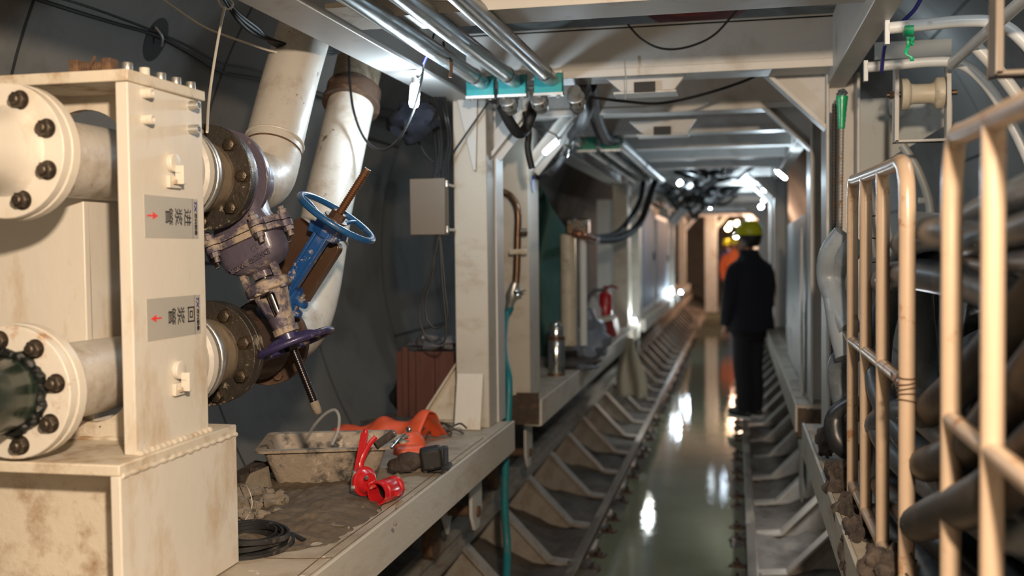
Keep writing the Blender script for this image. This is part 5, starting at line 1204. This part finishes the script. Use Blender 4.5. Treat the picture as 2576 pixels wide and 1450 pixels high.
m = MB(); m.grid(lambda u, v: A(2278+10*u+[0, 2, -2, 10][min(3, int(v*3.99))]*.8, 92+(62*v), Y=2.99)+V((.003*sin(v*8), .004*sin(v*6), 0)), 3, 12); m.build('tail', 'green', gtb, thick=.001)
m = MB(); m.grid(lambda u, v: A(2290+10*u, 92+(22*v), Y=2.98)+V((0, .006*sin(v*6+u*4), 0)), 3, 6); m.build('tail', 'green', gtb, thick=.001)
def roller(px0, px1, py0, py1, Y, label, mt='white', roll=True, w_=.014):
    q0, q1 = A(px0, py1, Y=Y), A(px1, py0, Y=Y); t = thing('cable_roller', label, 'roller', q0)
    m = MB(); x0, x1, z0, z1 = q0.x, q1.x, q0.z, q1.z
    m.box((x0, Y, z0), (x0+w_, Y+.05, z1)); m.box((x1-w_, Y, z0), (x1, Y+.05, z1)); m.box((x0, Y, z0), (x1, Y+.05, z0+.008)); m.build('bracket', mt, t, bevel=.002)
    if roll:
        c = V((x0+w_+.008, Y+.025, z1-.09)); L_ = x1-x0-2*w_-.016
        R_ = .052
        m = MB(); m.lathe(c, (1, 0, 0), [(0, R_), (.018, R_), (.022, R_*.95), (.030, R_*.68), (.042, R_*.62), (L_-.042, R_*.62), (L_-.030, R_*.68), (L_-.022, R_*.95), (L_-.018, R_), (L_, R_)], 36); m.build('spool', 'nylon', t)
        m = MB(); m.cyl(c-V((w_+.03, 0, 0)), c+V((L_+w_+.03, 0, 0)), .009, n=14); m.hexa(c-V((w_+.010, 0, 0)), (-1, 0, 0), .014, .012); m.build('axle', 'bolt', t)
    return t
roller(2251, 2394, 160, 358, 3.6, 'cream spool cable roller in a white open bracket at upper right')
roller(2504, 2680, -60, 188, 1.9, 'empty brown-lit bracket at the top right corner', 'boxbeige', False)
m = MB(); q0, q1 = A(2200,150,Y=3.75), A(2394,97,Y=3.75); m.box((q0.x, 3.75, q0.z), (q1.x, 3.765, q1.z)); tag(m.build('mounting_plate', 'greyplate'), 'grey mounting plate above the cable roller', 'plate')
hose([A(2325,-20,Y=3.3), A(2300,25,Y=3.3), A(2262,62,Y=3.32), A(2240,85,Y=3.35), A(2225,120,Y=3.4), A(2218,180,Y=3.5)], .006, 'inkblue', 'blue air line hanging at the upper right beam', 'hose', name='air_line', n=8)
for i, x in enumerate((.50, .54, .58, .62)):
    m = MB(); m.tube([(x-.04, 5.0, 2.0), (x, 4.9, 1.85), (x+.06, 4.8, 1.5)], .012, n=8); tag(m.build('side_bar', 'greyplate'), 'dark slanted bar behind the right column', 'bar', 'slanted bars behind the right column')
m = MB(); m.tube([A(2270,365,Y=4.0), A(2310,430,Y=4.0), A(2335,500,Y=4.0), A(2342,560,Y=4.0)], .016, n=10); m.cyl(A(2310,505,Y=4.0), A(2345,505,Y=4.0), .012, n=8); tag(m.build('cage_tube', 'greyplate'), 'dim grey bent tube beyond the farther railing', 'tube')

# ------------------------------------------------------------------ people
def skinmesh(name, nodes, edges, mt, parent, rootn, sub=2):
    keys = list(nodes); me = bpy.data.meshes.new(name)
    P_ = [V(nodes[k][0]) for k in keys]
    base = WL[parent.name] if parent is not None else V((0, 0, 0))
    me.from_pydata(P_, [(keys.index(a), keys.index(b)) for a, b in edges], [])
    o = bpy.data.objects.new(name, me); C.objects.link(o)
    me.materials.append(M[mt]); bm = bmesh.new(); bm.from_mesh(me); bm.verts.layers.skin.verify(); bm.to_mesh(me); bm.free()
    for i, k in enumerate(keys):
        r = nodes[k][1]; r = (r, r) if not hasattr(r, '__len__') else r
        me.skin_vertices[0].data[i].radius = r; me.skin_vertices[0].data[i].use_root = (k == rootn)
    s = o.modifiers.new('skin', 'SKIN'); s.use_smooth_shade = True; s.branch_smoothing = .5
    q = o.modifiers.new('sub', 'SUBSURF'); q.levels = sub; q.render_levels = sub
    if parent is not None: o.parent = parent; o.location = V((0, 0, 0)); WL[o.name] = V(base)
    return o
def person(loc, rz, label, jacket, trousers, helmet, detail=True, arm=0.):
    t = thing('person', label, 'person', (0, 0, 0))
    # local frame: faces -y, x to the person's left; feet at z = 0
    N_ = {'pel': ((0, 0, .94), .085), 'sp': ((0, .01, 1.12), .11), 'ch': ((0, .01, 1.32), .11), 'nk0': ((0, .005, 1.44), .06), 'nk': ((0, -.01, 1.50), .052), 'jaw': ((0, -.035, 1.545), (.062, .062)), 'hd': ((0, -.02, 1.61), (.078, .092)), 'tp': ((0, -.01, 1.69), (.062, .075)),
          'nose': ((0, -.125, 1.585), .012), 'chin': ((0, -.098, 1.515), .025)}
    E_ = [('pel', 'sp'), ('sp', 'ch'), ('ch', 'nk0'), ('nk0', 'nk'), ('nk', 'jaw'), ('jaw', 'hd'), ('hd', 'tp'), ('hd', 'nose'), ('jaw', 'chin')]
    for s_, n_ in ((1, 'l'), (-1, 'r')):
        ex = s_*.012
        N_.update({'ea'+n_: ((s_*.088, .0, 1.60), .014), 'sh'+n_: ((s_*.19, .01, 1.38), .052), 'el'+n_: ((s_*.245, .03-.02, 1.11), .040), 'wr'+n_: ((s_*.235, -.06, .88), .026), 'pm'+n_: ((s_*.232, -.075, .81), (.020, .036)),
                   'hp'+n_: ((s_*.085, .0, .86), .07), 'kn'+n_: ((s_*.075, -.015, .48), .055), 'an'+n_: ((s_*.072, .02, .10), .038), 'to'+n_: ((s_*.085, -.13, .04), .028)})
        E_ += [('hd', 'ea'+n_), ('ch', 'sh'+n_), ('sh'+n_, 'el'+n_), ('el'+n_, 'wr'+n_), ('wr'+n_, 'pm'+n_), ('pel', 'hp'+n_), ('hp'+n_, 'kn'+n_), ('kn'+n_, 'an'+n_), ('an'+n_, 'to'+n_)]
        if detail:
            for k, (dy, ln) in enumerate(((-.030, .068), (-.010, .078), (.010, .074), (.028, .058))):
                N_['f%d%s' % (k, n_)] = ((s_*.228, -.082+dy, .765), .0085); N_['g%d%s' % (k, n_)] = ((s_*(.228-.012), -.09+dy, .765-ln*.55), .0075)
                E_ += [('pm'+n_, 'f%d%s' % (k, n_)), ('f%d%s' % (k, n_), 'g%d%s' % (k, n_))]
            N_['th'+n_] = ((s_*.205, -.115, .81), .010); N_['tt'+n_] = ((s_*.198, -.125, .775), .009); E_ += [('pm'+n_, 'th'+n_), ('th'+n_, 'tt'+n_)]
    body = skinmesh('body', N_, E_, 'skin', t, 'pel')
    def loft(m, secs, n=28):
        vs = []; fs = []
        for (z, rx, ry, cy) in secs:
            for k in range(n):
                q = 2*pi*k/n; e = 1+.03*noise.noise(V((cos(q)*2, sin(q)*2, z*9)))
                vs.append(V((rx*1.07*cos(q)*e, cy+ry*1.05*sin(q)*e, z)))
        for i in range(len(secs)-1):
            for k in range(n): fs.append((i*n+k, i*n+(k+1) % n, (i+1)*n+(k+1) % n, (i+1)*n+k))
        fs += [tuple(range(n))[::-1], tuple(range((len(secs)-1)*n, len(secs)*n))]
        m.add(vs, fs)
    m = MB()
    loft(m, [(.79, .235, .155, .02), (.80, .24, .16, .02), (.95, .228, .150, .015), (1.08, .222, .148, .015), (1.22, .230, .152, .02), (1.32, .222, .142, .02), (1.385, .190, .122, .02), (1.43, .135, .100, .015), (1.465, .095, .088, .01), (1.50, .082, .082, .0), (1.525, .080, .080, -.003)])
    for s_ in (1, -1):
        m.tube([(s_*.15, .015, 1.355), (s_*.205, .015, 1.325), (s_*.245, .012, 1.22), (s_*.265, .005, 1.10), (s_*.258, -.025, .98), (s_*.240, -.058, .865)], lambda t: .080-.026*t, n=20, sm=6)
    m.build('jacket', jacket, t)
    m = MB()
    loft(m, [(.72, .150, .125, .0), (.80, .185, .140, .005), (.90, .18, .13, .005), (.98, .16, .12, .005)])
    for s_ in (1, -1):
        m.tube([(s_*.080, .0, .86), (s_*.082, -.005, .70), (s_*.077, -.015, .47), (s_*.074, .01, .25), (s_*.073, .0, .07)], lambda t: .095-.030*t, n=20, sm=6)
    m.build('trousers', trousers, t)
    m = MB(); c = V((0, .005, 1.665))
    m.lathe(c, (0, 0, 1), [(-.01, .128), (0, .130), (.006, .122), (.05, .118), (.09, .098), (.115, .065), (.125, .0)], 32)
    m.prism([(-.09, -.09, 1.655), (-.07, -.155, 1.648), (0, -.175, 1.645), (.07, -.155, 1.648), (.09, -.09, 1.655)], (0, 0, .008)); m.bar((0, -.10, 1.75), (0, .10, 1.75), .03, .07)
    o = m.build('helmet', helmet, t); 
    m = MB(); m.lathe((0, .02, 1.585), (0, .1, 1), [(-.03, .06), (0, .088), (.06, .098), (.085, .098)], 20); m.build('hair', 'hair', t)
    m = MB()
    for s_ in (-1, 1): m.lump((s_*.034, -.098, 1.615), (.012, .006, .007), 1, 0, 8)
    m.build('eyes', 'ink', t)
    m = MB(); m.lump((0, -.108, 1.548), (.026, .008, .007), 1, 0, 8); m.build('mouth', 'darkred', t)
    for s_ in (-1, 1):
        m = MB(); m.lump((s_*.078, -.05, .055), (.05, .135, .052), 2, .03, 12); sh = m.build('shoe', 'shoe', t)
        m = MB(); m.prism([(s_*.078+.05*cos(q), -.05+.14*sin(q), .0) for q in [2*pi*i/20 for i in range(20)]], (0, 0, .025)); m.build('sole', 'sole', sh)
    t.location = loc; t.rotation_euler.z = rz
    return t
# standing on the sleepers at the right rail, back half turned to the camera, looking left
pm = A(1888, 1040, Y=9.55)
person((pm.x-.01, 9.55, .012), radians(-132), 'person in dark jacket and yellow helmet standing with back turned beside the right rail', 'navy', 'trouser', 'helmet')
person((-.06, 23.6, .0), radians(10), 'distant person in orange workwear and yellow helmet near the far portal', 'hiviz', 'blueware', 'helmet', False)
person((-.22, 26.5, .0), radians(-20), 'distant person in blue workwear with yellow helmet, farthest into the portal', 'blueware', 'trouser', 'helmet', False)
